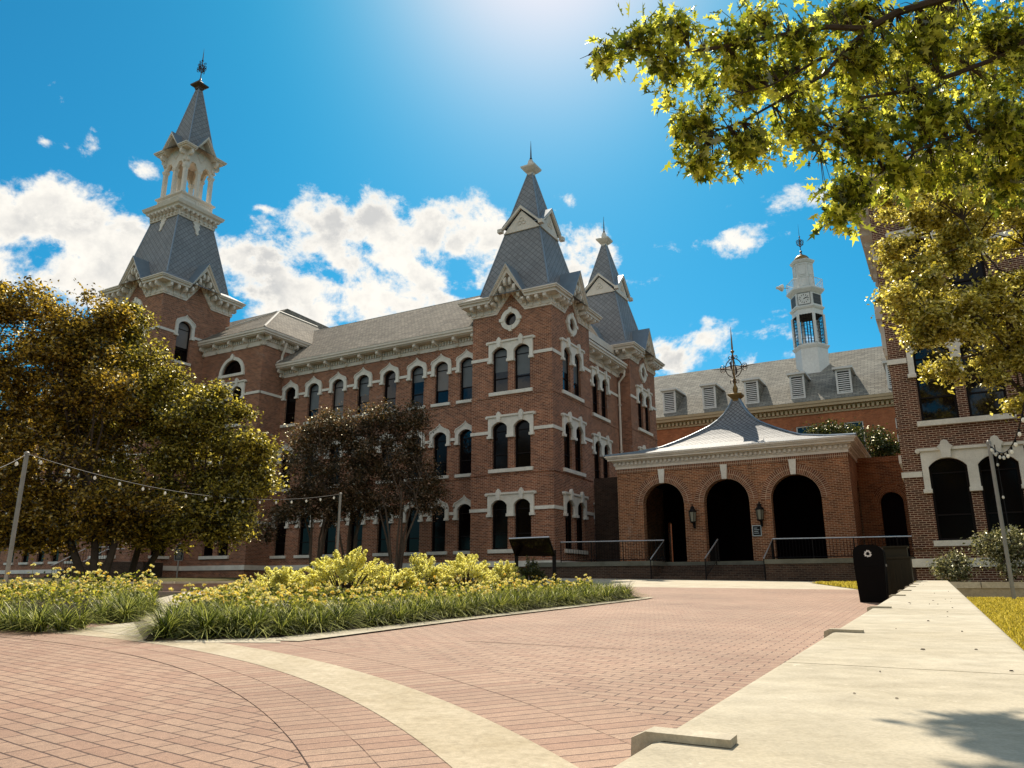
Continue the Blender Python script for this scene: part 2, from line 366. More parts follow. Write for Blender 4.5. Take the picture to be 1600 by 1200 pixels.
sheet('bed_curb', [(-2.30, 7.80), (-2.05, 7.72), (-.62, 10.4), (2.72, 15.95), (3.0, 16.7), (2.75, 16.6), (2.46, 16.0), (-.84, 10.5), (-2.34, 8.12)], .020, M['walkconc'])
sheet('paving_joint', [(-.46, 7.852), (1.01, 7.147), (1.015, 7.157), (-.455, 7.866)], .0075, M['soil'])
sheet('right_bed_soil', BED_R, .024, M['soil'])
sheet('left_bed_soil', [(-4.75, 10.2), (-6.6, 13.5), (-8.0, 19.3), (-16, 19), (-16, 9.9), (-8.2, 10.55), (-5.95, 9.75)], .024, M['soil'])

# ------------------------------------------------------------------ walls, windows, cornices
class Face:                            # a wall plane: u along, o outward, z up
    def __init__(s, org, U, z=0):
        s.O = Vector((org[0], org[1], z)); s.U = Vector((U[0], U[1], 0)); s.Nn = Vector((U[1], -U[0], 0))
    def p(s, u, o, z): return s.O+s.U*u+s.Nn*o+Vector((0, 0, z))
    def rz(s): return math.atan2(s.U.y, s.U.x)
def square_faces(x0, y0, w, d=None):
    d = d or w
    return [Face((x0, y0), (1, 0)), Face((x0+w, y0), (0, 1)), Face((x0+w, y0+d), (-1, 0)), Face((x0, y0+d), (0, -1))]
def arch(uc, w, z0, zs, rise, n=8):    # opening outline, counter-clockwise, arc top
    pts = [(uc-w/2, z0), (uc+w/2, z0)]
    rr = (w*w/4+rise*rise)/(2*rise); a = math.asin(min(1, w/2/rr))
    if rise > w/2-1e-6: a = PI/2
    for k in range(n+1):
        t = a-2*a*k/n; pts.append((uc+math.sin(t)*rr, zs+rise-rr+math.cos(t)*rr))
    return pts
def circle(uc, zc, r, n=20): return [(uc+math.cos(2*PI*k/n)*r, zc+math.sin(2*PI*k/n)*r) for k in range(n)]
def wall(mb, f, outline, holes=(), depth=.24):
    loops = [[Vector((u, z, 0)) for u, z in outline]]+[[Vector((u, z, 0)) for u, z in h] for h in holes]
    flat = [p for l in loops for p in l]; i0 = len(mb.v)
    for p in flat: mb.v.append(tuple(f.p(p.x, 0, p.y)))
    for t in tessellate_polygon(loops):
        a, b, c = (flat[k] for k in t)
        if (b-a).cross(c-a).z < 0: t = (t[0], t[2], t[1])
        mb.f.append(tuple(i0+k for k in t))
    for h in holes:
        n = len(h)
        for k in range(n):
            (u0, z0), (u1, z1) = h[k], h[(k+1) % n]
            mb.poly([f.p(u0, 0, z0), f.p(u1, 0, z1), f.p(u1, -depth, z1), f.p(u0, -depth, z0)])
def extr(mb, pts, y0, y1):             # (u,z) polygon in window space extruded along y
    mb.loft([(u, y0, z) for u, z in pts], [(u, y1, z) for u, z in pts])
def ring(mb, outer, inner, y0, y1):    # closed band between two matching outlines
    n = len(outer)
    for k in range(n):
        j = (k+1) % n
        a, b, c, d = outer[k], outer[j], inner[j], inner[k]
        q = [(a[0], y0, a[1]), (b[0], y0, b[1]), (c[0], y0, c[1]), (d[0], y0, d[1])]
        q2 = [(x, y1, z) for x, _, z in q]
        mb.poly(q); mb.poly([q[0], q[1], q2[1], q2[0]]); mb.poly([q[3], q[2], q2[2], q2[3]])
def inset_arch(w, zs, rise, t, n=8, z0=0.0, uc=0.0):
    return arch(uc, w-2*t, z0+t, zs, max(.02, rise-t*.6), n)

def opening(w, H, rise, uc=0.0, z0=0.0): return arch(uc, w, z0, z0+H-rise, rise)
def glazing(uc, w, H, rise, fr, pn, bl=None, blind_z=1.1):
    o = arch(uc, w, 0, H-rise, rise); i = arch(uc, w-.15, .08, H-rise, rise-.06)
    ring(fr, o, i, .13, .22)
    fr.box(uc-w/2+.07, uc+w/2-.07, .14, .21, H*.30, H*.30+.05)
    fr.box(uc-w/2+.07, uc+w/2-.07, .15, .21, H-rise-.22, H-rise-.18)
    pn.poly([(u, .19, z) for u, z in arch(uc, w-.1, .05, H-rise, rise-.04)])
    if bl is not None: bl.poly([(u, .182, z) for u, z in arch(uc, w-.16, blind_z, H-rise, rise-.07)])
def single_window(parent, glass, blind=None, w=.94, H=2.45, rise=.28, blind_z=.85):
    fr, pn, hd, sl = MB(), MB(), MB(), MB(); bl = MB() if blind else None
    glazing(0, w, H, rise, fr, pn, bl, blind_z)
    hw = w/2; zs = H-rise
    inner = [(hw, 1.72)]+arch(0, w, 0, zs, rise)[2:]+[(-hw, 1.72)]
    outer = [(-hw-.21, 1.72), (-hw-.21, zs+.12), (-hw-.13, zs+.30), (-hw*.62, H+.17), (-.17, H+.25), (-.08, H+.30), (0, H+.42)]
    outer = outer+[(-u, z) for u, z in reversed(outer[:-1])]
    extr(hd, inner+outer, .06, -.10)
    rim = [(u*1.06 if abs(u) > .3 else u, z+.05) for u, z in outer]
    hd.loft([(u, -.10, z) for u, z in outer[1:-1]]+[(u, -.10, z) for u, z in reversed(rim[1:-1])], [(u, -.14, z) for u, z in outer[1:-1]]+[(u, -.14, z) for u, z in reversed(rim[1:-1])])
    for s in (-1, 1): hd.box(min(s*(hw-.03), s*(hw+.24)), max(s*(hw-.03), s*(hw+.24)), -.15, .05, 1.62, 1.74)
    sl.box(-hw-.17, hw+.17, -.12, .2, -.17, -.003)
    o = fr.build('window', M['frame'], parent)
    pn.build('pane', glass, o); hd.build('hood_mould', M['trim'], o); sl.build('sill', M['trim'], o)
    if bl: bl.build('blind', blind, o)
    return o
def pair_window(parent, glass, blind=None, w=.95, off=.67, H=2.47, rise=.27, leaf=False, blind_z=1.15):
    fr, pn, hd, sl = MB(), MB(), MB(), MB(); bl = MB() if blind else None
    for s in (-1, 1): glazing(s*off, w, H, rise, fr, pn, bl, blind_z if s < 0 else blind_z*.75)
    hw = w/2; zs = H-rise; ow = off+hw+.2; top = H+.26
    low = [(-ow, 1.74), (-off-hw, 1.74)]+list(reversed(arch(-off, w, 0, zs, rise)[2:]))+[(-off+hw, 1.74), (off-hw, 1.74)]+list(reversed(arch(off, w, 0, zs, rise)[2:]))+[(off+hw, 1.74), (ow, 1.74)]
    extr(hd, low+[(ow, top), (-ow, top)], .06, -.10)
    hd.box(-ow-.09, ow+.09, -.17, .05, top, top+.10)
    for s in (-1, 1): hd.tube([(s*(ow+.07), -.15, top+.02), (s*(ow+.07), .0, top+.02)], .085, 8)
    for s in (-1, 1):
        c = s*off
        if leaf:
            extr(hd, [(c-.13, H-.02), (c+.13, H-.02), (c+.17, top+.02), (c+.24, top+.12), (c+.14, top+.2), (c+.10, top+.31), (c, top+.36), (c-.10, top+.31), (c-.14, top+.2), (c-.24, top+.12), (c-.17, top+.02)], -.06, -.23)
        else:
            extr(hd, [(c-.10, H-.02), (c+.10, H-.02), (c+.13, top+.12), (c+.09, top+.2), (c, top+.30), (c-.09, top+.2), (c-.13, top+.12)], -.06, -.21)
    for a, b in ((-ow-.05, -off-hw+.03), (-off+hw-.03, off-hw+.03), (off+hw-.03, ow+.05)): hd.box(a, b, -.15, .05, 1.62, 1.76)
    sl.box(-off-hw-.16, off+hw+.16, -.12, .2, -.19, -.003)
    o = fr.build('window', M['frame'], parent)
    pn.build('pane', glass, o); hd.build('hood_mould', M['trim'], o); sl.build('sill', M['trim'], o)
    if bl: bl.build('blind', blind, o)
    return o
def round_window(parent, r=.36):
    fr, pn, hd = MB(), MB(), MB()
    ring(fr, circle(0, 0, r), circle(0, 0, r-.06), .12, .2); pn.poly([(u, .18, z) for u, z in circle(0, 0, r-.03)])
    ring(hd, circle(0, 0, r+.25), circle(0, 0, r), -.10, .06)
    for k in range(4):
        a = k*PI/2; c = (math.cos(a)*(r+.17), -.05, math.sin(a)*(r+.17)); ca, sa = math.cos(a), math.sin(a)
        hd.obox(c, (ca*.15, 0, sa*.15), (0, .09, 0), (-sa*.09, 0, ca*.09))
    o = fr.build('round_window', M['frame'], parent); pn.build('pane', M['glass'], o); hd.build('stone_ring', M['trim'], o); return o
def lunette(parent, w=1.9):
    fr, pn, hd, sl = MB(), MB(), MB(), MB(); r = w/2
    o = arch(0, w, 0, .002, r, 14); i = arch(0, w-.16, .07, .071, r-.08, 14)
    ring(fr, o, i, .13, .2); pn.poly([(u, .18, z) for u, z in arch(0, w-.08, .03, .03, r-.04, 14)])
    oo = arch(0, w+.44, 0, .002, r+.22, 14)
    for k in range(2, len(o)-1):
        a, b, c, d = o[k], o[k+1], oo[k+1], oo[k]
        hd.loft([(a[0], .05, a[1]), (b[0], .05, b[1]), (c[0], .05, c[1]), (d[0], .05, d[1])], [(a[0], -.1, a[1]), (b[0], -.1, b[1]), (c[0], -.1, c[1]), (d[0], -.1, d[1])], False)
        hd.poly([(a[0], -.1, a[1]), (b[0], -.1, b[1]), (c[0], -.1, c[1]), (d[0], -.1, d[1])])
    extr(hd, [(-.11, r+.02), (.11, r+.02), (.15, r+.24), (0, r+.42), (-.15, r+.24)], -.04, -.17)
    sl.box(-r-.24, r+.24, -.13, .2, -.18, -.003)
    w_ = fr.build('lunette_window', M['frame'], parent); pn.build('pane', M['glass_lo'], w_); hd.build('arch_trim', M['trim'], w_); sl.build('sill', M['trim'], w_); return w_
def put(o, f, u, z):
    p = f.p(u, 0, z); o.location = p; o.rotation_euler = (0, 0, f.rz())
PROTO = {}
def place(kind, maker, f, u, z, parent, **kw):
    key = (kind, tuple(sorted((k, str(v)) for k, v in kw.items())))
    if key in PROTO: o = copy_tree(PROTO[key], parent)
    else: o = PROTO[key] = maker(parent, **kw)
    put(o, f, u, z); return o
def band(mb, f, u0, u1, z0, z1, o=.05):
    mb.loft([f.p(u0, -.05, z0), f.p(u1, -.05, z0), f.p(u1, -.05, z1), f.p(u0, -.05, z1)], [f.p(u0, o, z0), f.p(u1, o, z0), f.p(u1, o, z1), f.p(u0, o, z1)])
def bracket(mb, f, u, z0, z1, reach, w=.13):
    w *= 1.25; h = z1-z0
    pts = [(0, z0), (.12, z0), (.16, z0+.10), (.11, z0+.17), (.13, z0+h*.42), (reach*.45, z1-h*.42), (reach*.55, z1-h*.52), (reach*.95, z1-h*.50), (reach+.06, z1-h*.36), (reach+.06, z1-h*.16), (reach, z1), (0, z1)]
    mb.loft([f.p(u-w/2, o, z) for o, z in pts], [f.p(u+w/2, o, z) for o, z in pts])
def straight_cornice(mb, f, u0, u1, zf, ze, ov, step=1.33, m0=0.0, m1=0.0, dent=True):   # m0/m1: mitre lengths per unit overhang at each end
    zs = ze-.34
    band(mb, f, u0-.06*m0, u1+.06*m1, zf, zf+.22, .055)
    band(mb, f, u0, u1, zf+.22, zs, .03)
    def slab(o, za, zb): mb.loft([f.p(u0, -.06, za), f.p(u1, -.06, za), f.p(u1, -.06, zb), f.p(u0, -.06, zb)], [f.p(u0-o*m0, o, za), f.p(u1+o*m1, o, za), f.p(u1+o*m1, o, zb), f.p(u0-o*m0, o, zb)])
    slab(ov-.16, zs, zs+.06); slab(ov-.06, zs+.06, zs+.20); slab(ov, zs+.20, ze)
    n = max(1, round((u1-u0)/step)); st = (u1-u0)/n
    for k in range(n+1):
        u = u0+k*st; u = min(max(u, u0+.12), u1-.12)
        bracket(mb, f, u, zf+.02, zs, ov-.2)
        if dent and k < n:
            for j in range(1, 7):
                d = u0+k*st+st*j/7
                mb.loft([f.p(d-.05, .02, zs-.27), f.p(d+.05, .02, zs-.27), f.p(d+.05, .02, zs-.04), f.p(d-.05, .02, zs-.04)], [f.p(d-.05, .12, zs-.27), f.p(d+.05, .12, zs-.27), f.p(d+.05, .12, zs-.04), f.p(d-.05, .12, zs-.04)])
def gable_cornice(mb, rf, f, w, zf, ze, zap, gh, bh, zbp, ov, deep, fr=.30):
    # f: face, w: width; zf frieze bottom, ze eave top, zap gable top, gh half width of gable at the eave, bh/zbp brick gable half width and top
    c = w/2
    lo = [(0, zf), (c-bh, zf), (c, zbp), (c+bh, zf), (w, zf)]
    k = (zbp-zf)/bh; rk = fr*math.hypot(1, k)*.8
    hi = [(0, zf+fr), (c-bh-(rk-fr)/k, zf+fr), (c, zbp+rk), (c+bh+(rk-fr)/k, zf+fr), (w, zf+fr)]
    def strip(lo, hi, oi, oo, mit=True):
        for i in range(len(lo)-1):
            a, b, d, e = lo[i], lo[i+1], hi[i+1], hi[i]
            def q(o):
                r = []
                for (u, z) in (a, b, d, e):
                    if mit and u <= 1e-6: u = -o
                    if mit and u >= w-1e-6: u = w+o
                    r.append(f.p(u, o, z))
                return r
            mb.loft(q(oi), q(oo))
    strip(lo, hi, -.04, .07)
    strip([(u, z+.12) for u, z in lo], [(u, z+.18) for u, z in lo], .07, .10)
    # tympanum board between frieze and fascia
    s = (zap-ze)/gh
    bot = [(0, ze-.32), (c-gh-.06, ze-.32), (c, zap-.40-.12), (c+gh+.06, ze-.32), (w, ze-.32)]
    top = [(0, ze), (c-gh, ze), (c, zap), (c+gh, ze), (w, ze)]
    strip([(0, zf+fr-.02), (c-bh-(rk-fr)/k, zf+fr-.02), (c, zbp+rk-.02), (c+bh+(rk-fr)/k, zf+fr-.02), (w, zf+fr-.02)], bot, -.04, .02)
    strip(bot, top, -.04, ov-.10)
    m = [tuple(x) for x in ((0, ze-.16), (c-gh-.02, ze-.16), (c, zap-.22), (c+gh+.02, ze-.16), (w, ze-.16))]
    strip(m, top, ov-.10, ov)
    m2 = [tuple(x) for x in ((0, ze-.07), (c-gh, ze-.07), (c, zap-.09), (c+gh, ze-.07), (w, ze-.07))]
    strip(m2, top, ov, ov+.05)
    zs = ze-.32
    us = [.16+i*(c-gh-.25-.16)/2 for i in range(3)]
    for u in us:
        for uu in (u, w-u): bracket(mb, f, uu, zf+.08, zs+.01, ov-.16, .14)
    for du in (.16, .42, .68, .92):
        if du < gh:
            for sg in (-1, 1):
                z1 = zap-.50-du*s
                bracket(mb, f, c+sg*du, max(zf+.2, zbp+rk-.28-du*k if du < bh else zf+.1), z1, ov-.16, .13)
    # little saddle roof behind the gable
    a0, a1 = ov+.06, -deep
    for sg in (-1, 1):
        rf.loft([f.p(c, a0, zap+.03), f.p(c, a1, zap+.03), f.p(c+sg*gh, a1, ze+.03), f.p(c+sg*gh, a0, ze+.03)], [f.p(c, a0, zap-.03), f.p(c, a1, zap-.03), f.p(c+sg*gh, a1, ze-.02), f.p(c+sg*gh, a0, ze-.02)])
def frustum(mb, cx, cy, h0, z0, h1, z1):
    a = [(cx-h0, cy-h0, z0), (cx+h0, cy-h0, z0), (cx+h0, cy+h0, z0), (cx-h0, cy+h0, z0)]
    b = [(cx-h1, cy-h1, z1), (cx+h1, cy-h1, z1), (cx+h1, cy+h1, z1), (cx-h1, cy+h1, z1)]
    for k in range(4): mb.poly([a[k], a[(k+1) % 4], b[(k+1) % 4], b[k]])
def hip_lines(mb, cx, cy, h0, z0, h1, z1, r=.05):
    for sx, sy in ((-1,-1),(1,-1),(1,1),(-1,1)): mb.tube([(cx+sx*h0, cy+sy*h0, z0), (cx+sx*h1, cy+sy*h1, z1)], r, 5)
def sq_cap(mb, cx, cy, prof): mb.lathe([(r*math.sqrt(2), z) for r, z in prof], (cx, cy, 0), 4, PI/4)
def scroll(mb, c, d, up, size, r, turns=1.4, n=14):
    c, d, up = Vector(c), Vector(d).normalized(), Vector(up).normalized(); pts = []
    for k in range(n+1):
        t = k/n; a = t*turns*2*PI; rr = size*(1-.75*t); pts.append(c+d*(size-math.cos(a)*rr)+up*(math.sin(a)*rr))
    mb.tube(pts, r, 4)

# ------------------------------------------------------------------ the brick hall
OX, OY, RZ = 2.06, 37.7, -R(29.5)
hall = thing('brick_hall', 'long red brick college hall with white hooded windows, grey slate roofs and pointed towers', 'building', (OX, OY, 0), RZ)
STR = (4.46, 8.5, 12.55); SILL = (2.56, 6.62, 10.73)
strings, base = Split(), Split()
GB = 1.0
def brickband(mb, f, u0, u1):
    for z in (6.33, 10.44): band(mb, f, u0, u1, z, z+.10, .035)
bands = Split()
def tower_shaft(x0, y0, w, name, zf, bh, zbp, wins):
    mb = MB(); fs = square_faces(x0, y0, w)
    for i, f in enumerate(fs):
        holes = [h for (fi, h) in wins if fi == i]
        wall(mb, f, [(0, GB), (w, GB), (w, zf), (w/2+bh, zf), (w/2, zbp), (w/2-bh, zf), (0, zf)], holes)
    return mb.build(name, M['brick'], hall), fs
def pair_holes(u, z, w=.95, off=.67, H=2.47, rise=.27): return [arch(u+s*off, w, z, z+H-rise, rise) for s in (-1, 1)]
def single_hole(u, z, w=.94, H=2.45, rise=.28): return arch(u, w, z, z+H-rise, rise)
W_A = 4.85
def corner_tower(x0, y0, faces_w, blinds):
    wins = []
    for fi in faces_w:
        for z in SILL: wins += [(fi, h) for h in pair_holes(W_A/2, z)]
        wins.append((fi, circle(W_A/2, 14.7, .36)))
    t, fs = tower_shaft(x0, y0, W_A, 'tower', 15.1, .87, 16.2, wins)
    cx, cy = x0+W_A/2, y0+W_A/2
    for fi in faces_w:
        f = fs[fi]
        for lv, z in enumerate(SILL):
            place('pair', pair_window, f, W_A/2, z, hall, glass=M['glass'] if lv == 2 else M['glass_lo'], blind=(M['blind'] if lv == 2 and blinds else None))
            u0, u1 = W_A/2-1.36, W_A/2+1.36
            band(strings, f, -.05 if fi == 0 else 0, u0, STR[lv], STR[lv]+.17); band(strings, f, u1, W_A+.05, STR[lv], STR[lv]+.17)
        place('round', round_window, f, W_A/2, 14.7, hall)
        brickband(bands, f, -.03, W_A+.03); band(base, f, -.06, W_A+.06, 1.70, 1.98, .07)
    cm, rm, gm, sp, cap = MB(), MB(), MB(), MB(), MB()
    for f in fs: gable_cornice(cm, rm, f, W_A, 15.1, 16.0, 17.78, 1.04, .87, 16.2, .6, .95)
    frustum(sp, cx, cy, 3.05, 16.0, 2.15, 16.5); frustum(sp, cx, cy, 2.15, 16.5, 1.10, 20.6)
    frustum(sp, cx, cy, 1.10, 20.9, .15, 24.65)
    hl = MB(); hip_lines(hl, cx, cy, 2.15, 16.5, 1.1, 20.6, .045); hip_lines(hl, cx, cy, 1.1, 20.9, .15, 24.65, .04)
    # four white gablets under the spire
    for f in square_faces(cx-1.16, cy-1.16, 2.32):
        gm.loft([f.p(.02, -.1, 20.5), f.p(2.30, -.1, 20.5), f.p(1.16, -.1, 21.75)], [f.p(-.02, .05, 20.5), f.p(2.34, .05, 20.5), f.p(1.16, .05, 21.75)])
        for sg in (-1, 1):
            a = (1.16+sg*1.30, 20.62); b = (1.16, 21.84); a2 = (1.16+sg*1.30, 20.80); b2 = (1.16, 22.06)
            gm.loft([f.p(a[0], .05, a[1]), f.p(b[0], .05, b[1]), f.p(b2[0], .05, b2[1]), f.p(a2[0], .05, a2[1])], [f.p(a[0], .20, a[1]), f.p(b[0], .20, b[1]), f.p(b2[0], .20, b2[1]), f.p(a2[0], .20, a2[1])])
            rm.loft([f.p(1.16, .22, 22.09), f.p(1.16, -.9, 22.09), f.p(1.16+sg*1.2, -.9, 20.9), f.p(1.16+sg*1.2, .22, 20.9)], [f.p(1.16, .22, 22.05), f.p(1.16, -.9, 22.05), f.p(1.16+sg*1.2, -.9, 20.86), f.p(1.16+sg*1.2, .22, 20.86)])
        # carved trefoil
        for du, dz in ((0, 21.18), (-.14, 20.98), (.14, 20.98)):
            gm.lathe([(.11, 0), (.13, .03), (.08, .06)], (0, 0, 0), 8) if False else gm.tube([f.p(1.16+du+math.cos(t)*.12, .065, dz+math.sin(t)*.12) for t in np.linspace(0, 2*PI, 9)], .022, 4, False)
    for sx, sy in ((-1,-1),(1,-1),(1,1),(-1,1)):
        gm.box(cx+sx*1.33-.14, cx+sx*1.33+.14, cy+sy*1.33-.14, cy+sy*1.33+.14, 20.56, 20.78)
    sq_cap(cap, cx, cy, [(.15, 24.55), (.20, 24.72), (.30, 24.80), (.46, 25.0), (.48, 25.10), (.30, 25.18), (.16, 25.32), (.11, 25.6), (.07, 25.66)])
    tip = MB(); tip.lathe([(.05, 25.6), (.09, 25.72), (.045, 25.8), (.05, 25.86), (.008, 26.95)], (cx, cy, 0), 8)
    cm.build('cornice', M['paint'], t); rm.build('gable_roof', M['seam'], t); sp.build('spire_roof', M['spire'], t); hl.build('hip_flashing', M['seam'], t)
    gm.build('gablet', M['paint'], t); cap.build('spire_cap', M['paint'], t); tip.build('finial', M['copper'], t)
    return t
corner_tower(-W_A, 0, (0, 1), True)
corner_tower(-W_A, 11.3, (1,), False)

# long wing (front face y=.6) and its short return between the two corner towers
fw = Face((-19.95, .6), (1, 0)); WL = 19.95-4.85
wm = MB(); WX = [19.07, 17.07, 15.04, 13.04, 11.02, 9.01, 7.30, 5.58]
wall(wm, fw, [(0, GB), (WL, GB), (WL, 14.0), (0, 14.0)], [single_hole(19.95-a, z) for a in WX for z in SILL])
BL = {17.07: M['blind'], 15.04: M['blind2'], 13.04: M['blind'], 9.01: M['blind'], 7.30: M['blind2'], 5.58: M['blind']}
for a in WX:
    for lv, z in enumerate(SILL):
        bl = BL.get(a) if lv == 2 else None
        place('single', single_window, fw, 19.95-a, z, hall, glass=M['glass'] if lv == 2 and a < 19 or (lv == 1 and a < 6) else M['glass_lo'], blind=bl, blind_z={15.04: .1, 7.30: .8, 9.01: 1.5, 13.04: 1.2}.get(a, .75) if bl else .85)
edges = [0]+[x for a in WX for x in (19.95-a-.69, 19.95-a+.69)]+[WL]
for lv in range(3):
    for k in range(0, len(edges), 2):
        if edges[k+1]-edges[k] > .02: band(strings, fw, edges[k], edges[k+1], STR[lv], STR[lv]+.16)
brickband(bands, fw, 0, WL); band(base, fw, 0, WL, 1.70, 1.98, .07)
cornice = MB(); straight_cornice(cornice, fw, 0, WL, 13.88, 14.72, .7); cornice.build('eaves_cornice', M['paint'], hall)
fr = Face((-.82, W_A), (0, 1)); RL = 11.3-W_A
wall(wm, fr, [(0, GB), (RL, GB), (RL, 14.0), (0, 14.0)], [h for z in SILL for h in pair_holes(8.2-W_A, z)])
for lv, z in enumerate(SILL):
    place('pair', pair_window, fr, 8.2-W_A, z, hall, glass=M['glass_lo'], blind=None)
    band(strings, fr, 0, 8.2-W_A-1.36, STR[lv], STR[lv]+.17); band(strings, fr, 8.2-W_A+1.36, RL, STR[lv], STR[lv]+.17)
brickband(bands, fr, 0, RL); cornice = MB(); straight_cornice(cornice, fr, 0, RL, 13.88, 14.72, .7); cornice.build('eaves_cornice', M['paint'], hall)
wm.build('wall', M['brick'], hall)
att = MB(); atd = MB()
for k in range(6):
    u = .45+k*1.05; att.loft([fr.p(u-.18, -.5, 14.72), fr.p(u+.18, -.5, 14.72), fr.p(u+.18, -.5, 15.6), fr.p(u-.18, -.5, 15.6)], [fr.p(u-.18, -.2, 14.72), fr.p(u+.18, -.2, 14.72), fr.p(u+.18, -.2, 15.6), fr.p(u-.18, -.2, 15.6)])
band(att, Face((-1.1, W_A), (0, 1)), 0, RL, 15.4, 15.85, .25)
atd.box(-1.9, -1.5, W_A, 11.3, 14.6, 15.7)
atd.build('attic_vent', M['dark'], hall); att.build('attic_arcade', M['paint'], hall)
dp = MB(); dp.tube([fr.p(RL-.18, .52, 14.25), fr.p(RL-.18, .50, 13.95), fr.p(RL-.18, .12, 13.5), fr.p(RL-.18, .12, 1.9)], .075, 8)
for z in (12, 9, 6, 3): dp.box(-.82+.02, -.82+.22, 11.3-.18-.1, 11.3-.18+.1, z, z+.06)
dp.build('downpipe', M['paint'], hall)

# roofs
rf = MB()
def slope(pts): rf.poly(pts)
slope([(-21.5, -.12, 14.72), (-4.86, -.12, 14.72), (-4.86, .6, 15.268), (-3.0, .6, 15.268), (-3.0, 5.5, 19.0), (-26, 5.5, 19.0)])
slope([(-3.0, 11, 14.7), (-26, 11, 14.7), (-26, 5.5, 19.0), (-3.0, 5.5, 19.0)])
rf.poly([(-.15, 4.9, 14.72), (-.15, 11.4, 14.72), (-3.2, 11.4, 17.2), (-3.2, 4.9, 17.2)])
rf.poly([(-3.2, 4.9, 17.2), (-3.2, 11.4, 17.2), (-6, 8, 18.9)])

# projecting block beside the tall tower
bx0, bx1, by = -25.7, -20.0, -1.15
bm = MB(); fb = Face((bx0, by), (1, 0)); fbr = Face((bx1, by), (0, 1)); BW = bx1-bx0
uc = -22.7-bx0
wall(bm, fb, [(0, GB), (BW, GB), (BW, 15.75), (0, 15.75)], [h for z in SILL for h in pair_holes(uc, z)]+[arch(uc, 1.9, 14.12, 14.122, .95, 14)])
wall(bm, fbr, [(0, GB), (5, GB), (5, 15.75), (0, 15.75)])
bm.build('wall', M['brick'], hall)
for lv, z in enumerate(SILL):
    place('pair', pair_window, fb, uc, z, hall, glass=M['glass_lo'], blind=None)
    band(strings, fb, 0, uc-1.36, STR[lv], STR[lv]+.17); band(strings, fb, uc+1.36, BW+.05, STR[lv], STR[lv]+.17); band(strings, fbr, -.05, 1.75, STR[lv], STR[lv]+.17)
put(lunette(hall), fb, uc, 14.12)
brickband(bands, fb, 0, BW+.03); brickband(bands, fbr, -.03, 1.75); band(base, fb, 0, BW+.06, 1.70, 1.98, .07); band(base, fbr, -.06, 1.75, 1.70, 1.98, .07)
cornice = MB(); straight_cornice(cornice, fb, 0, BW, 15.72, 16.66, .6, 1.3, 0, 1); straight_cornice(cornice, fbr, 0, 5, 15.72, 16.66, .6, 1.3, 1, 0); cornice.build('eaves_cornice', M['paint'], hall)
dp = MB(); dp.tube([(bx1+.45, .35, 16.2), (bx1+.3, .35, 15.7), (bx1+.12, .35, 15.3), (bx1+.12, .35, 13.9)], .08, 8); dp.build('downpipe', M['paint'], hall)
rf.poly([(-26.5, -1.77, 16.68), (-19.38, -1.77, 16.68), (-23.5, 3.1, 19.95), (-26.5, 3.1, 19.95)])
rf.poly([(-19.38, -1.77, 16.68), (-19.38, 7, 16.68), (-23.5, 7, 19.95), (-23.5, 3.1, 19.95)])
rf.poly([(-34, 1.2, 17.9), (-23.9, 1.2, 17.9), (-24.6, 4.9, 21.0), (-34, 4.9, 21.0)])
rf.poly([(-24.6, 4.9, 21.0), (-23.9, 1.2, 17.9), (-23.9, 12, 17.9), (-25, 12, 21)])
rf.build('roof', M['slate'], hall)
hf = MB(); hf.tube([(-19.45, -1.7, 16.74), (-23.5, 3.1, 19.98)], .07, 5); hf.tube([(-23.5, 3.1, 20.0), (-23.5, 7, 20.0)], .07, 5); hf.tube([(-26.4, -.4, 17.7), (-23.6, 3.0, 19.98)], .06, 5)
hf.tube([(-19.95, .0, 14.8), (-20.6, 3.6, 17.6)], .06, 5); hf.tube([(-26, 5.5, 19.0), (-3, 5.5, 19.0)], .03, 5)
hf.build('roof_flashing', M['paint'], hall)

# tall belfry tower
DX, DY, DW = -31.1, -4.7, 5.4; cx, cy = DX+DW/2, DY+DW/2
dw = []; DS = (2.56, 6.62, 10.73, 15.0)
for z in DS: dw.append((1, single_hole(1.85, z, 1.05, 2.75, .34)))
dw.append((0, circle(DW/2, 18.55, .42)))
for z in DS[:3]: dw += [(0, h) for h in pair_holes(DW/2, z)]
dw += [(0, h) for h in pair_holes(DW/2, 14.6)]
t, fs = tower_shaft(DX, DY, DW, 'belfry_tower', 19.17, 1.0, 20.5, dw)
for lv, z in enumerate(DS):
    place('tallsingle', single_window, fs[1], 1.85, z, hall, glass=M['glass_lo'], blind=(M['blind2'] if lv == 3 else None), w=1.05, H=2.75, rise=.34, blind_z=1.0)
for z in list(DS[:3])+[14.6]: place('pair', pair_window, fs[0], DW/2, z, hall, glass=M['glass_lo'], blind=None)
o = place('round', round_window, fs[0], DW/2, 18.55, hall); o.scale = (1.15, 1, 1.15)
for f, a, b in ((fs[0], DW/2-1.36, DW/2+1.36), (fs[1], 1.85-.74, 1.85+.74)):
    for z in STR[:2]+(12.6, 16.75): band(strings, f, -.05 if f is fs[0] else 0, a, z, z+.17); band(strings, f, b, DW+.05, z, z+.17)
    brickband(bands, f, -.03, DW+.03); band(base, f, -.06, DW+.06, 1.70, 1.98, .07)
cm, rm, sp, hl = MB(), MB(), MB(), MB()
for f in fs: gable_cornice(cm, rm, f, DW, 19.17, 20.25, 22.1, 1.15, 1.0, 20.5, .65, 1.1)
frustum(sp, cx, cy, 3.38, 20.25, 2.5, 20.8); frustum(sp, cx, cy, 2.5, 20.8, 1.44, 25.75)
hip_lines(hl, cx, cy, 2.5, 20.8, 1.44, 25.75, .05)
cm.build('cornice', M['paint'], t); rm.build('gable_roof', M['seam'], t)
bf, brk = MB(), MB()                  # belfry: bracketed platform, parapet, columns, arches
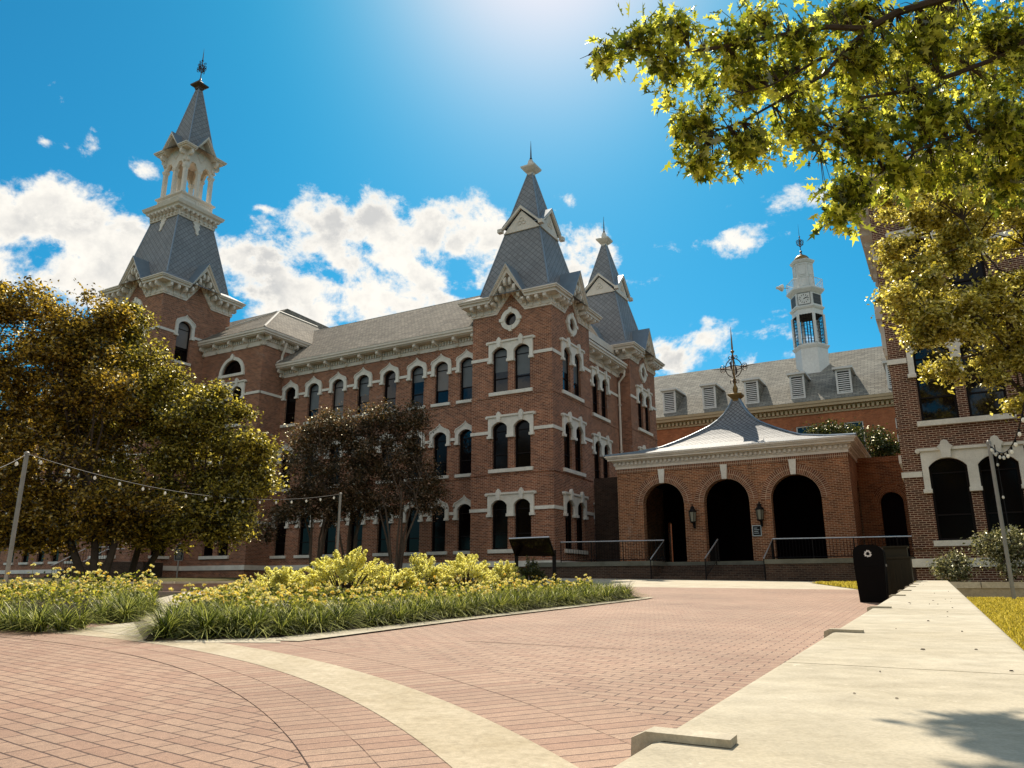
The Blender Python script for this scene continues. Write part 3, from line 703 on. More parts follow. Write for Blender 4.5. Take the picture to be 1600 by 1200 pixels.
for f in square_faces(cx-1.5, cy-1.5, 3.0):
    band(brk, f, -.04, 3.04, 25.62, 26.12, .04)
    for k in range(8):
        u = .18+k*(3.0-.36)/7
        brk.tube([f.p(u, .10, 25.98), f.p(u, .30, 26.10)], .085, 7); brk.loft([f.p(u-.07, .0, 26.0), f.p(u+.07, .0, 26.0), f.p(u+.07, .0, 26.2), f.p(u-.07, .0, 26.2)], [f.p(u-.07, .34, 26.05), f.p(u+.07, .34, 26.05), f.p(u+.07, .34, 26.2), f.p(u-.07, .34, 26.2)])
        brk.tube([f.p(u, .05, 25.76), f.p(u, .16, 25.80)], .07, 7)
    # carved pendant
    ext = [(-.22, 25.64), (.22, 25.64), (.30, 25.5), (.18, 25.38), (.26, 25.2), (.13, 25.0), (.10, 24.85), (.14, 24.74), (0, 24.58), (-.14, 24.74), (-.10, 24.85), (-.13, 25.0), (-.26, 25.2), (-.18, 25.38), (-.30, 25.5)]
    off = lambda z: -.06+(25.7-z)*.215
    brk.loft([f.p(1.5+u, off(z)-.02, z) for u, z in ext], [f.p(1.5+u, off(z)+.07, z) for u, z in ext])
sq_cap(bf, cx, cy, [(1.45, 26.12), (1.74, 26.2), (1.78, 26.32), (1.90, 26.40), (1.96, 26.56), (1.98, 26.62), (1.36, 26.68), (1.36, 26.74), (1.32, 26.78), (1.32, 27.36), (1.36, 27.40), (1.44, 27.46), (1.45, 27.56), (.9, 27.58)])
for f in square_faces(cx-1.32, cy-1.32, 2.64):
    for u0, u1 in ((.12, 1.22), (1.42, 2.52)):
        for a, b, z0, z1 in ((u0, u1, 26.86, 26.90), (u0, u1, 27.24, 27.28), (u0, u0+.04, 26.9, 27.24), (u1-.04, u1, 26.9, 27.24)): band(bf, f, a, b, z0, z1, .025)
CH = 1.08
for sx in (-1, 0, 1):
    for sy in (-1, 0, 1):
        if sx == 0 and sy == 0: continue
        q = cx+sx*CH, cy+sy*CH
        sq_cap(bf, q[0], q[1], [(.17, 27.56), (.17, 27.75), (.125, 27.78), (.125, 29.55), (.15, 29.58), (.19, 29.72), (.19, 29.80)])
for f in square_faces(cx-CH-.1, cy-CH-.1, 2*CH+.2):
    w = 2*CH+.2; c = w/2
    low = [(0, 29.8), (.26, 29.8), (.48, 30.22), (c-.42, 30.22), (c-.18, 29.8), (c+.18, 29.8), (c+.42, 30.22), (w-.48, 30.22), (w-.26, 29.8), (w, 29.8)]
    top = [(w, 31.0), (c+.78, 31.0), (c, 32.0), (c-.78, 31.0), (0, 31.0)]
    bf.loft([f.p(u, -.16, z) for u, z in low+top], [f.p(u, .02, z) for u, z in low+top])
    for sg in (-1, 1):                 # raised lozenge mouldings
        d = [(c, 31.42), (c+.34, 30.92), (c, 30.45), (c-.34, 30.92)]
    for i in range(4):
        a, b = d[i], d[(i+1) % 4]; bf.tube([f.p(a[0], .035, a[1]), f.p(b[0], .035, b[1])], .035, 4)
    for uu in (.12, w-.12):
        bracket(bf, f, uu, 30.1, 30.95, .42, .16); 
    bf.tube([f.p(.12, .1, 30.2), f.p(.12, .2, 30.2)], .08, 6)
bf.poly([(cx-1.0, cy-1.0, 30.9), (cx+1.0, cy-1.0, 30.9), (cx+1.0, cy+1.0, 30.9), (cx-1.0, cy+1.0, 30.9)])
uc_, ur = MB(), MB()
for f in square_faces(cx-CH-.1, cy-CH-.1, 2*CH+.2):
    w = 2*CH+.2; c = w/2; ov = .56; ze, zap, gh = 31.2, 32.45, .80
    bot = [(0, ze-.26), (c-gh-.03, ze-.26), (c, zap-.38), (c+gh+.03, ze-.26), (w, ze-.26)]; top = [(0, ze), (c-gh, ze), (c, zap), (c+gh, ze), (w, ze)]
    def strip2(lo, hi, oi, oo):
        for i in range(4):
            a, b, d, e = lo[i], lo[i+1], hi[i+1], hi[i]
            def q(o): return [f.p(-o if u <= 1e-6 else (w+o if u >= w-1e-6 else u), o, z) for u, z in (a, b, d, e)]
            uc_.loft(q(oi), q(oo))
    strip2(bot, top, -.02, ov-.1)
    strip2([(u, z+.1) for u, z in bot], top, ov-.1, ov); strip2([(u, z+.18) for u, z in bot], top, ov, ov+.05)
    for sg in (-1, 1):
        ur.loft([f.p(c, ov+.05, zap+.03), f.p(c, -.6, zap+.03), f.p(c+sg*gh, -.6, ze+.03), f.p(c+sg*gh, ov+.05, ze+.03)], [f.p(c, ov+.05, zap-.02), f.p(c, -.6, zap-.02), f.p(c+sg*gh, -.6, ze-.02), f.p(c+sg*gh, ov+.05, ze-.02)])
sp.build('mansard_roof', M['spire'], t); hl.build('hip_flashing', M['seam'], t); sp, hl = MB(), MB(); frustum(sp, cx, cy, 1.76, 31.2, 1.12, 31.6); frustum(sp, cx, cy, 1.12, 31.6, .14, 37.05); hip_lines(hl, cx, cy, 1.12, 31.6, .14, 37.05, .045)
cap = MB(); sq_cap(cap, cx, cy, [(.14, 36.9), (.22, 37.02), (.24, 37.12), (.46, 37.30), (.48, 37.40), (.24, 37.52), (.14, 37.72), (.06, 37.8)])
vane = MB(); vane.lathe([(.05, 37.75), (.10, 37.9), (.05, 38.0), (.035, 38.1), (.035, 39.5), (.09, 39.58), (.03, 39.66), (.04, 39.7), (.006, 40.68)], (cx, cy, 0), 7)
for k in range(4):
    a = k*PI/2+R(20); d = (math.cos(a), math.sin(a), 0)
    scroll(vane, (cx, cy, 38.75), d, (0, 0, 1), .22, .025); scroll(vane, (cx, cy, 38.95), d, (0, 0, -1), .22, .025); scroll(vane, (cx+d[0]*.12, cy+d[1]*.12, 39.25), d, (0, 0, 1), .13, .02)
    vane.tube([(cx, cy, 38.5), (cx+d[0]*.3, cy+d[1]*.3, 38.85), (cx, cy, 39.3)], .022, 4)
brk.build('platform_brackets', M['paint'], t); bf.build('belfry', M['paint'], t); uc_.build('belfry_cornice', M['paint'], t); ur.build('belfry_gable_roof', M['seam'], t)
sp.build('spire_roof', M['spire'], t); hl.build('hip_flashing', M['seam'], t); cap.build('spire_cap', M['copper'], t); vane.build('finial', M['copper'], t)

# the same wing carried on beyond the tall tower
lm = MB(); fl = Face((-36.9, by), (1, 0)); wall(lm, fl, [(0, GB), (5.8, GB), (5.8, 15.75), (0, 15.75)], [h for z in SILL for h in pair_holes(2.9, z)])
f2 = Face((-54, .6), (1, 0)); LX = [38.4, 40.45, 42.5, 44.45, 46.5, 48.6, 50.6, 52.6]
wall(lm, f2, [(0, GB), (17.1, GB), (17.1, 14.0), (0, 14.0)], [single_hole(54-a, z) for a in LX for z in SILL])
lm.build('wall', M['brick'], hall)
for z in SILL:
    place('pair', pair_window, fl, 2.9, z, hall, glass=M['glass_lo'], blind=None)
    for a in LX: place('single', single_window, f2, 54-a, z, hall, glass=M['glass_lo'], blind=None, blind_z=.85)
ed = [0]+sorted(x for a in LX for x in (54-a-.69, 54-a+.69))+[17.1]
for lv in range(3):
    for k in range(0, len(ed), 2): band(strings, f2, ed[k], ed[k+1], STR[lv], STR[lv]+.16)
band(base, f2, 0, 17.1, 1.70, 1.98, .07); band(base, fl, 0, 5.8, 1.70, 1.98, .07)
cornice = MB(); straight_cornice(cornice, f2, 0, 17.1, 13.88, 14.72, .7); cornice.build('eaves_cornice', M['paint'], hall); cornice = MB(); straight_cornice(cornice, fl, 0, 5.8, 15.72, 16.66, .6, 1.3, 1, 0); cornice.build('eaves_cornice', M['paint'], hall)
lr = MB(); lr.poly([(-54, -.12, 14.72), (-36, -.12, 14.72), (-36, 5.5, 19), (-54, 5.5, 19)]); lr.poly([(-37.5, -1.77, 16.68), (-31, -1.77, 16.68), (-31, 3.1, 20), (-34, 3.1, 20)]); lr.poly([(-37.5, -1.77, 16.68), (-34, 3.1, 20), (-34, 7, 20), (-37.5, 7, 16.68)]); lr.build('roof', M['slate'], hall)
strings.build('string_course', M['trim'], hall); bands.build('brick_band', M['brick'], hall); base.build('water_table', M['trim'], hall)

# ------------------------------------------------------------------ arcade pavilion, link wall, terrace
def hallpt(x, y): c, s = math.cos(RZ), math.sin(RZ); return (OX+c*x-s*y, OY+s*x+c*y)
def bthing(name, label, cat, x, y, z=0, group=None, rz=0):
    p = hallpt(x, y); return thing(name, label, cat, (p[0], p[1], z), RZ+rz, group)
pav = thing('arcade_pavilion', 'brick arcade pavilion with three round arches and a swept slate roof', 'pavilion', (OX, OY, 0), RZ)
PX0, PX1, PY0, PY1 = 2.75, 13.35, 1.56, 8.46; FZ = 1.80
pm, pr = MB(), MB()
ffs = [Face((PX0, PY0), (1, 0)), Face((PX1, PY0), (0, 1)), Face((PX1, PY1), (-1, 0)), Face((PX0, PY1), (0, -1))]
ARX = [(5.04, 2.02), (8.03, 2.06), (11.07, 2.12)]
fh = [arch(x-PX0, w, FZ, 5.57-w/2, w/2, 16) for x, w in ARX]
wall(pm, ffs[0], [(0, .8), (PX1-PX0, .8), (PX1-PX0, 6.45), (0, 6.45)], fh, .42)
sh = [arch(3.45, 2.0, FZ, 4.55, 1.0, 14)]
wall(pm, ffs[1], [(0, .8), (6.9, .8), (6.9, 6.45), (0, 6.45)], sh, .42)
bh = [arch(10.14, .2, FZ, 4.1, .1, 8)]
wall(pm, ffs[2], [(0, .8), (10.6, .8), (10.6, 6.45), (0, 6.45)], bh, .42)
wall(pm, ffs[3], [(0, .8), (6.9, .8), (6.9, 6.45), (0, 6.45)], [], .42)
pm.build('wall', M['brick_pav'], pav)
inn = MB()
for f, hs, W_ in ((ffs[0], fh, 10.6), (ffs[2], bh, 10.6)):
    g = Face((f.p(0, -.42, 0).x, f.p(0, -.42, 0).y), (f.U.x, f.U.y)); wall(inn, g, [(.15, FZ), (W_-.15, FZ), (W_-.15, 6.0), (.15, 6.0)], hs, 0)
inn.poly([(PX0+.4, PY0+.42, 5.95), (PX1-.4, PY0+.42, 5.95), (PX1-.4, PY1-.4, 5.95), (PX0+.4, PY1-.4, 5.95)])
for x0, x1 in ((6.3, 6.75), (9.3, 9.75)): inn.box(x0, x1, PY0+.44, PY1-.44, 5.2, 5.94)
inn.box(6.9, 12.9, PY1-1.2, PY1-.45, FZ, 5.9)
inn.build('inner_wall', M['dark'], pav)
for (x, w), h in zip(ARX, fh):         # voussoir ring and keystone of each arch
    rg = MB(); me = None; r = w/2; V = []; n = 26
    for k in range(n+1):
        a = PI*k/n
        for rr, o in ((r+.003, .025), (r+.42, .025)): V.append((x-PX0+math.cos(a)*rr, o, 5.57-r+math.sin(a)*rr))
    mesh = bpy.data.meshes.new('arch_ring'); mesh.from_pydata([tuple(ffs[0].p(*v)) for v in V], [], [(2*k, 2*k+1, 2*k+3, 2*k+2) for k in range(n)])
    uv = mesh.uv_layers.new(name='UVMap')
    for lp in mesh.loops: k, s = divmod(lp.vertex_index, 2); uv.data[lp.index].uv = (PI*k/n*(r+.2), s*.42)
    mesh.materials.append(M['brick_ring']); ob = bpy.data.objects.new('arch_ring', mesh); COL.objects.link(ob); adopt(ob, pav)
    ks = MB(); u = x-PX0; ks.loft([ffs[0].p(u-.11, -.05, 5.55), ffs[0].p(u+.11, -.05, 5.55), ffs[0].p(u+.16, -.05, 6.22), ffs[0].p(u-.16, -.05, 6.22)], [ffs[0].p(u-.11, .11, 5.55), ffs[0].p(u+.11, .11, 5.55), ffs[0].p(u+.16, .11, 6.22), ffs[0].p(u-.16, .11, 6.22)]); ks.build('keystone', M['trim'], pav)
pc = MB()
for f, w in zip(ffs, (10.6, 6.9, 10.6, 6.9)):
    def slab(o, za, zb, oi=-.06): pc.loft([f.p(-oi, oi, za), f.p(w+oi, oi, za), f.p(w+oi, oi, zb), f.p(-oi, oi, zb)], [f.p(-o, o, za), f.p(w+o, o, za), f.p(w+o, o, zb), f.p(-o, o, zb)])
    slab(.06, 6.36, 6.50); slab(.10, 6.50, 6.54); slab(.07, 6.54, 6.70); slab(.20, 6.70, 6.76); slab(.36, 6.76, 6.86); slab(.42, 6.86, 6.92); slab(.47, 6.92, 7.0)
    n = int(w/.21)
    for k in range(n+1):
        u = k*w/n; pc.loft([f.p(u-.055, .06, 6.55), f.p(u+.055, .06, 6.55), f.p(u+.055, .06, 6.69), f.p(u-.055, .06, 6.69)], [f.p(u-.055, .16, 6.55), f.p(u+.055, .16, 6.55), f.p(u+.055, .16, 6.69), f.p(u-.055, .16, 6.69)])
pc.build('cornice', M['paint'], pav)
prow = MB()
band(prow, ffs[0], -.005, 10.605, 6.15, 6.36, .03); prow.build('brick_frieze', M['brick_ring'], pav)
PROF = [(.03, 10.02), (.06, 9.62), (.10, 9.25), (.15, 8.92), (.21, 8.62), (.285, 8.35), (.375, 8.05), (.48, 7.74), (.58, 7.48), (.78, 7.2), (1.0, 7.0)]
rp, re = MB(), MB(); pcx, pcy = (PX0+PX1)/2, (PY0+PY1)/2; hx, hy = 5.3+.48, 3.45+.48
prev = None
for t_, z in PROF:
    q = [(pcx-hx*t_, pcy-hy*t_, z), (pcx+hx*t_, pcy-hy*t_, z), (pcx+hx*t_, pcy+hy*t_, z), (pcx-hx*t_, pcy+hy*t_, z)]
    if prev:
        for k in range(4): rp.poly([q[k], q[(k+1) % 4], prev[(k+1) % 4], prev[k]])
    prev = q
rp.build('roof', M['slate_pav'], pav)
for sx, sy in ((-1,-1),(1,-1),(1,1),(-1,1)): re.tube([(pcx+sx*hx*t_, pcy+sy*hy*t_, z+.02) for t_, z in PROF], .055, 5)
re.build('hip_roll', M['seam'], pav)
fin = MB(); sq_cap(fin, pcx, pcy, [(.12, 9.9), (.16, 10.05), (.34, 10.24), (.35, 10.31), (.18, 10.36)])
fin.lathe([(.1, 10.35), (.1, 10.42), (.12, 10.50), (.14, 10.62), (.10, 10.74), (.06, 10.82), (.05, 11.1), (.08, 11.14), (.045, 11.2), (.04, 12.5), (.045, 12.55), (.10, 12.62), (.10, 12.66), (.03, 12.72), (.05, 12.8), (.035, 13.3), (.006, 14.0)], (pcx, pcy, 0), 10)
fin.build('finial', M['gold'], pav)
vn = MB(); Zc = 11.75
for nrm in ((1, 0), (0, 1)):
    vn.tube([(pcx+nrm[0]*math.cos(a)*.42, pcy+nrm[1]*math.cos(a)*.42, Zc+math.sin(a)*.5) for a in np.linspace(0, 2*PI, 25)], .025, 5, False)
    for s in (-1, 1):
        d = (nrm[0]*s, nrm[1]*s, 0); b = (pcx+d[0]*.42, pcy+d[1]*.42, Zc)
        vn.tube([b, (pcx+d[0]*1.15, pcy+d[1]*1.15, Zc+.05)], [.035, .006], 5)
        scroll(vn, (b[0], b[1], Zc+.06), d, (0, 0, 1), .15, .02); scroll(vn, (b[0], b[1], Zc-.06), d, (0, 0, -1), .15, .02)
        scroll(vn, (pcx, pcy, Zc+.55), d, (0, 0, 1), .13, .02); scroll(vn, (pcx, pcy, Zc-.75), d, (0, 0, 1), .13, .02)
vn.tube([(pcx+math.cos(a)*.4, pcy+math.sin(a)*.4, Zc) for a in np.linspace(0, 2*PI, 25)], .025, 5, False)
vn.build('weather_vane', M['copper'], pav)

lk = bthing('brick_link_wall', 'dark brick link wall in the shaded gap between corner tower and arcade', 'wall', 1.3, 5.2)
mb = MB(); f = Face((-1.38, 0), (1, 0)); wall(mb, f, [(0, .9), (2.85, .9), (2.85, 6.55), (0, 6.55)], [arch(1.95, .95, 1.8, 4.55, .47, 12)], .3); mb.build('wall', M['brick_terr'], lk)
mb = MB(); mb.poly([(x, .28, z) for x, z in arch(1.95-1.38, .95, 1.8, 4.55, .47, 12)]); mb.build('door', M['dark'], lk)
M['brick_join'] = brickmat('russet_brick', (.33, .105, .038), (.15, .042, .017), (.44, .25, .13), bw=.23, rh=.074, ms=.008, blot=.4)
cw = bthing('arched_connecting_wall', 'orange lit brick wall with one round arch, joining arcade to the right building', 'wall', 14.5, 5.0)
mb = MB(); f = Face((-1.15, 0), (1, 0)); wall(mb, f, [(0, .8), (2.3, .8), (2.3, 6.5), (0, 6.5)], [arch(1.3, .95, 1.8, 4.45, .475, 12)], .35); band(mb, f, 0, 2.3, 6.3, 6.56, .05); mb.build('wall', M['brick_join'], cw)
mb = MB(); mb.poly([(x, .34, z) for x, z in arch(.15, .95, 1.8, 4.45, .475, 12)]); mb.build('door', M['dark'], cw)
mb = MB(); me_v = []
for k in range(15):
    a = PI*k/14
    for rr in (.48, .84): me_v.append(tuple(f.p(1.3+math.cos(a)*rr, .02, 4.45+math.sin(a)*rr)))
mesh = bpy.data.meshes.new('arch_ring'); mesh.from_pydata(me_v, [], [(2*k, 2*k+1, 2*k+3, 2*k+2) for k in range(14)]); uv = mesh.uv_layers.new(name='UVMap')
for lp in mesh.loops: k, s = divmod(lp.vertex_index, 2); uv.data[lp.index].uv = (PI*k/14*.66, s*.36)
mesh.materials.append(M['brick_join']); ob = bpy.data.objects.new('arch_ring', mesh); COL.objects.link(ob); adopt(ob, cw)

ter = thing('brick_terrace', 'raised brick terrace with stone coping and a flight of brick steps', 'terrace', (OX, OY, 0), RZ)
TY = -2.7; SX0, SX1 = 5.85, 10.4
mb = MB()
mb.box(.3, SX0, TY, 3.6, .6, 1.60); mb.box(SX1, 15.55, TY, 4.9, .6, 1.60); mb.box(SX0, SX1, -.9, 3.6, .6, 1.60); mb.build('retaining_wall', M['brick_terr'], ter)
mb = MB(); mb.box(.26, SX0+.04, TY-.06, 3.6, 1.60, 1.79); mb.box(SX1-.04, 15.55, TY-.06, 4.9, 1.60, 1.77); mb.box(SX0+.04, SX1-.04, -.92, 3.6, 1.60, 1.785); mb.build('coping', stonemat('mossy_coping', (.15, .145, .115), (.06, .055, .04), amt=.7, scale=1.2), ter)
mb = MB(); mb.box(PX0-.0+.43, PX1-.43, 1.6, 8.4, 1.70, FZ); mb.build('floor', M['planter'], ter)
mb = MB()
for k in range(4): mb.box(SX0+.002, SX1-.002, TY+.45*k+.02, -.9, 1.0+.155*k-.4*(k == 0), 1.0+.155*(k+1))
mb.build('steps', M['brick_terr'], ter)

def railing(name, label, pts, posts, group='black iron handrails on the terrace and steps', grab=None, zb=0.12, loc=None):
    # pts: polyline of the top rail (local hall coordinates), each with its foot height
    r = bthing(name, label, 'handrail', pts[0][0], pts[0][1], 0, group); ox, oy = pts[0][0], pts[0][1]
    top = MB(); pk = MB(); T = [Vector((p[0]-ox, p[1]-oy, p[2])) for p in pts]; Bz = [p[3] for p in pts]
    top.tube(T, .028, 6); top.build('top_rail', M['railtop'], r)
    for k in range(len(T)-1):
        a, b = T[k], T[k+1]; n = max(2, int((b-a).length/.125))
        lo_a = Vector((a.x, a.y, Bz[k]+zb)); lo_b = Vector((b.x, b.y, Bz[k+1]+zb)); pk.tube([lo_a, lo_b], .016, 4)
        for j in range(n+1):
            t_ = j/n; p = a.lerp(b, t_); q = lo_a.lerp(lo_b, t_)
            if j % 12 == 0 or j == n: pk.tube([(q.x, q.y, Bz[k]+(Bz[k+1]-Bz[k])*t_-.02), p], .024, 5)
            else: pk.tube([q, p], .009, 4)
    pk.build('balusters', M['darkmetal'], r); return r
RB_ = -1.15
railing('railing', 'black iron railing along the left terrace edge, turning down beside the steps', [(.9, RB_, 2.75, 1.79), (5.89, RB_, 2.70, 1.79), (5.80, TY-.05, 1.84, 1.0)], None)
railing('railing', 'black iron railing along the right terrace edge behind the litter bins', [(10.37, TY-.05, 1.80, 1.0), (10.46, RB_, 2.63, 1.77), (15.5, RB_, 2.58, 1.77)], None)
railing('railing', 'short middle handrail dividing the brick steps below the arches', [(8.08, TY-.05, 1.84, 1.0), (8.2, RB_+.1, 2.68, 1.79)], None)

def lantern(x, z, label):
    r = bthing('wall_lantern', label, 'lantern', x, PY0, z, 'lanterns on the arcade piers')
    b = MB(); b.box(-.05, .05, -.04, 0, -.62, -.18); b.tube([(0, -.03, -.55), (0, -.16, -.60), (0, -.24, -.48), (0, -.24, -.36)], .022, 6)
    b.lathe([(.03, -.42), (.09, -.38), (.15, -.36), (.15, -.33), (.13, -.32)], (0, -.24, 0), 6)
    b.lathe([(.18, .10), (.20, .13), (.17, .17), (.10, .25), (.09, .29), (.12, .31), (.05, .37), (.03, .42), (.005, .50)], (0, -.24, 0), 6)
    for k in range(6):
        a = k*PI/3; b.tube([(math.cos(a)*.125, -.24+math.sin(a)*.125, -.33), (math.cos(a)*.175, -.24+math.sin(a)*.175, .11)], .012, 4)
    b.build('lamp_frame', M['darkmetal'], r)
    g = MB(); g.lathe([(.118, -.325), (.168, .105)], (0, -.24, 0), 6); g.build('lamp_glass', M['lampglass'], r)
    h = MB(); h.lathe([(.185, .112), (.21, .125), (.17, .19)], (0, -.24, 0), 6); 
    return r
M['lampglass'] = glassmat('frosted_lamp_glass', (.22, .21, .16), .25, .5)
lantern(6.5, 3.98, 'black wall lantern on the pier between left and middle arches')
lantern(9.53, 3.95, 'black wall lantern above a small plaque between middle and right arches')
pl = bthing('wall_plaque', 'small dark plaque with a pale border on the pier below a lantern', 'plaque', 9.30, PY0-.02, 3.16)
mb = MB(); mb.box(-.20, .20, -.03, .0, -.24, .24); mb.build('plaque_frame', M['railtop'], pl)
mb = MB(); mb.box(-.165, .165, -.036, -.028, -.20, .20); mb.build('plaque_face', M['darkmetal'], pl)
mb = MB()
for k, (a, b) in enumerate(((-.12, .02), (-.12, .11), (-.12, .06), (-.12, .09))): mb.box(a, b, -.0385, -.0355, .10-k*.075, .125-k*.075)
mb.build('plaque_lettering', M['railtop'], pl)

# ------------------------------------------------------------------ right-hand building
rb = thing('maroon_brick_building', 'dark red brick building at the right edge with paired white hooded windows', 'building', (OX, OY, 0), RZ)
RX0, RY0 = 15.59, -3.47; RW = 13; fR = Face((RX0, RY0), (1, 0)); fL = Face((RX0, RY0+11), (0, -1))
RS = (2.28, 6.45, 10.62); UC = 17.73-RX0; holes = []
for z in RS:
    for c in (UC, UC+5.2): holes += pair_holes(c, z, 1.17, .745, 2.82, .30)
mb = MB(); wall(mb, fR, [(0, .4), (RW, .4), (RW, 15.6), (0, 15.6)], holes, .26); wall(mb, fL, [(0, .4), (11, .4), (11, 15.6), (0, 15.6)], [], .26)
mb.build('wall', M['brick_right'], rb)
st = Split(); bb = Split()
for z in RS:
    for c in (UC, UC+5.2): place('rpair', pair_window, fR, c, z, rb, glass=M['glass'] if z == 6.45 else M['glass_lo'], blind=None, w=1.17, off=.745, H=2.82, rise=.30, leaf=True)
    zz = z+2.20
    ed = [-.05, UC-1.55, UC+1.55, UC+5.2-1.55, UC+5.2+1.55, RW]
    for k in range(0, 6, 2): band(st, fR, ed[k], ed[k+1], zz, zz+.19, .06)
    band(st, fL, 0, 11.05, zz, zz+.19, .06)
    band(bb, fR, -.03, RW, z-.28, z-.16, .035); band(bb, fL, 0, 11.03, z-.28, z-.16, .035)
    for u in (3.2, 8.3): st.loft([fL.p(u-1.5, -.02, z+2.9), fL.p(u+1.5, -.02, z+2.9), fL.p(u+1.5, -.02, z+3.2), fL.p(u-1.5, -.02, z+3.2)], [fL.p(u-1.5, .14, z+2.9), fL.p(u+1.5, .14, z+2.9), fL.p(u+1.5, .14, z+3.2), fL.p(u-1.5, .14, z+3.2)])
band(st, fR, -.08, RW, 1.40, 1.68, .09); band(st, fL, 0, 11.08, 1.40, 1.68, .09)
st.build('string_course', M['trim'], rb); bb.build('brick_band', M['brick_right'], rb)
cn = MB(); straight_cornice(cn, fR, 0, RW, 15.4, 16.3, .7, 1.33, 1, 0); straight_cornice(cn, fL, 0, 11, 15.4, 16.3, .7, 1.33, 0, 1); cn.build('eaves_cornice', M['paint'], rb)
rr = MB(); rr.poly([(RX0-.7, RY0-.7, 16.3), (RX0+RW, RY0-.7, 16.3), (RX0+RW, RY0+5.5, 20), (RX0+5, RY0+5.5, 20)]); rr.poly([(RX0-.7, RY0-.7, 16.3), (RX0+5, RY0+5.5, 20), (RX0-.7, RY0+11, 16.3)]); rr.build('roof', M['slate'], rb)
mb = MB(); mb.box(RX0-.35, RX0-.01, RY0+2.2, RY0+4.2, 11.2, 11.9); mb.box(RX0-.25, RX0-.01, RY0+2.4, RY0+4.0, 10.0, 11.2); mb.build('oriel_hood', M['trim'], rb)

# ------------------------------------------------------------------ far building with the clock cupola
CB = 26.5
ck = thing('clock_cupola_building', 'far orange brick building with a pale slate roof, louvred dormers and a white clock cupola', 'building', (OX, OY, 0), RZ)
mb = MB(); fC = Face((-12, CB), (1, 0)); CWD = 40
wins = [arch(x, 1.3, z, z+2.2, .02, 2) for x in np.arange(13.4, 39, 3.4) for z in (3.0, 6.6, 10.3)]
wall(mb, fC, [(0, .5), (CWD, .5), (CWD, 13.6), (0, 13.6)], wins, .2); mb.build('wall', M['brick_orange'], ck)
for w in wins:
    wp = MB(); us = [u for u, z in w]; zs_ = [z for u, z in w]; ring(wp, [(u, z) for u, z in w], [(u+(.08 if u < sum(us)/len(us)-.2 else -.08 if u > sum(us)/len(us)+.2 else 0), z+(.08 if z < sum(zs_)/len(zs_) else -.08)) for u, z in w], 0, .1)
    wp.v = [tuple(fC.p(x, -y-.06, z)) for x, y, z in wp.v]; wo_ = wp.build('window', M['white'], ck); wp = MB(); wp.poly([fC.p(u, -.14, z) for u, z in w]); wp.build('pane', M['glass'], wo_)
mb = MB()
def cslab(o, za, zb): mb.loft([fC.p(0, -.05, za), fC.p(CWD, -.05, za), fC.p(CWD, -.05, zb), fC.p(0, -.05, zb)], [fC.p(0, o, za), fC.p(CWD, o, za), fC.p(CWD, o, zb), fC.p(0, o, zb)])
cslab(.08, 13.35, 13.5); cslab(.12, 13.78, 13.86); cslab(.4, 13.86, 14.08); cslab(.46, 14.08, 14.28)
for k in range(int(CWD/.32)): mb.box(-12+k*.32, -12+k*.32+.17, CB-.2, CB-.02, 13.5, 13.78)
mb.build('cornice', M['ochre'] if 'ochre' in M else stonemat('ochre_painted_cornice', (.52, .40, .25), (.35, .26, .16), amt=.4, scale=1.2, grain=20), ck)
mb = MB(); RSL = .757
mb.poly([(-12, CB-.46, 14.3), (28, CB-.46, 14.3), (28, CB+7, 14.3+RSL*7.46), (-12, CB+7, 14.3+RSL*7.46)]); mb.poly([(-12, CB+7, 14.3+RSL*7.46), (28, CB+7, 14.3+RSL*7.46), (28, CB+14.5, 14.3), (-12, CB+14.5, 14.3)])
mb.build('roof', M['slate_far'], ck)
def dormer(x):
    y0 = CB+.08; b = MB(); w = .54
    zt, zb = 16.62, 14.72
    for a, c, d, e in ((x-w, x-w+.13, zb, zt), (x+w-.13, x+w, zb, zt), (x-w+.13, x+w-.13, zt-.16, zt), (x-w+.13, x+w-.13, zb, zb+.12)): b.box(a, c, y0, y0+.14, d, e)
    o = b.build('dormer', M['white'], ck)
    s = MB()
    for k in range(10):
        z = zb+.2+k*.155; s.loft([(x-w+.13, y0+.02, z-.05), (x+w-.13, y0+.02, z-.05), (x+w-.13, y0+.05, z-.05), (x-w+.13, y0+.05, z-.05)], [(x-w+.13, y0+.10, z+.05), (x+w-.13, y0+.10, z+.05), (x+w-.13, y0+.13, z+.05), (x-w+.13, y0+.13, z+.05)])
    s.build('louvre', M['white'], o)
    d = MB(); d.poly([(x-w+.05, y0+.13, zb), (x+w-.05, y0+.13, zb), (x+w-.05, y0+.13, zt), (x-w+.05, y0+.13, zt)]); d.build('louvre_back', M['dark'], o)
    c = MB()
    for xx in (x-w+.02, x+w-.02): c.poly([(xx, y0+.14, zb-.25), (xx, y0+2.9, zb+1.85), (xx, y0+2.9, zt), (xx, y0+.14, zt)])
    c.build('cheek', M['slate_far'], o)
    r = MB(); r.loft([(x-w-.16, y0-.18, zt), (x+w+.16, y0-.18, zt), (x+w+.16, y0-.18, zt+.16), (x-w-.16, y0-.18, zt+.16)], [(x-w-.16, y0+2.6, zt+.05), (x+w+.16, y0+2.6, zt+.05), (x+w+.16, y0+2.6, zt+.21), (x-w-.16, y0+2.6, zt+.21)]); r.build('dormer_roof', M['white'], o)
for x in (-2.3, 1.05, 4.45, 7.92, 11.25, 14.7): dormer(x)
KX, KY = 8.58, CB+5.0
def octp(r, z): return [(KX+math.cos(i*PI/3-PI)*r, KY+math.sin(i*PI/3-PI)*r, z) for i in range(6)]
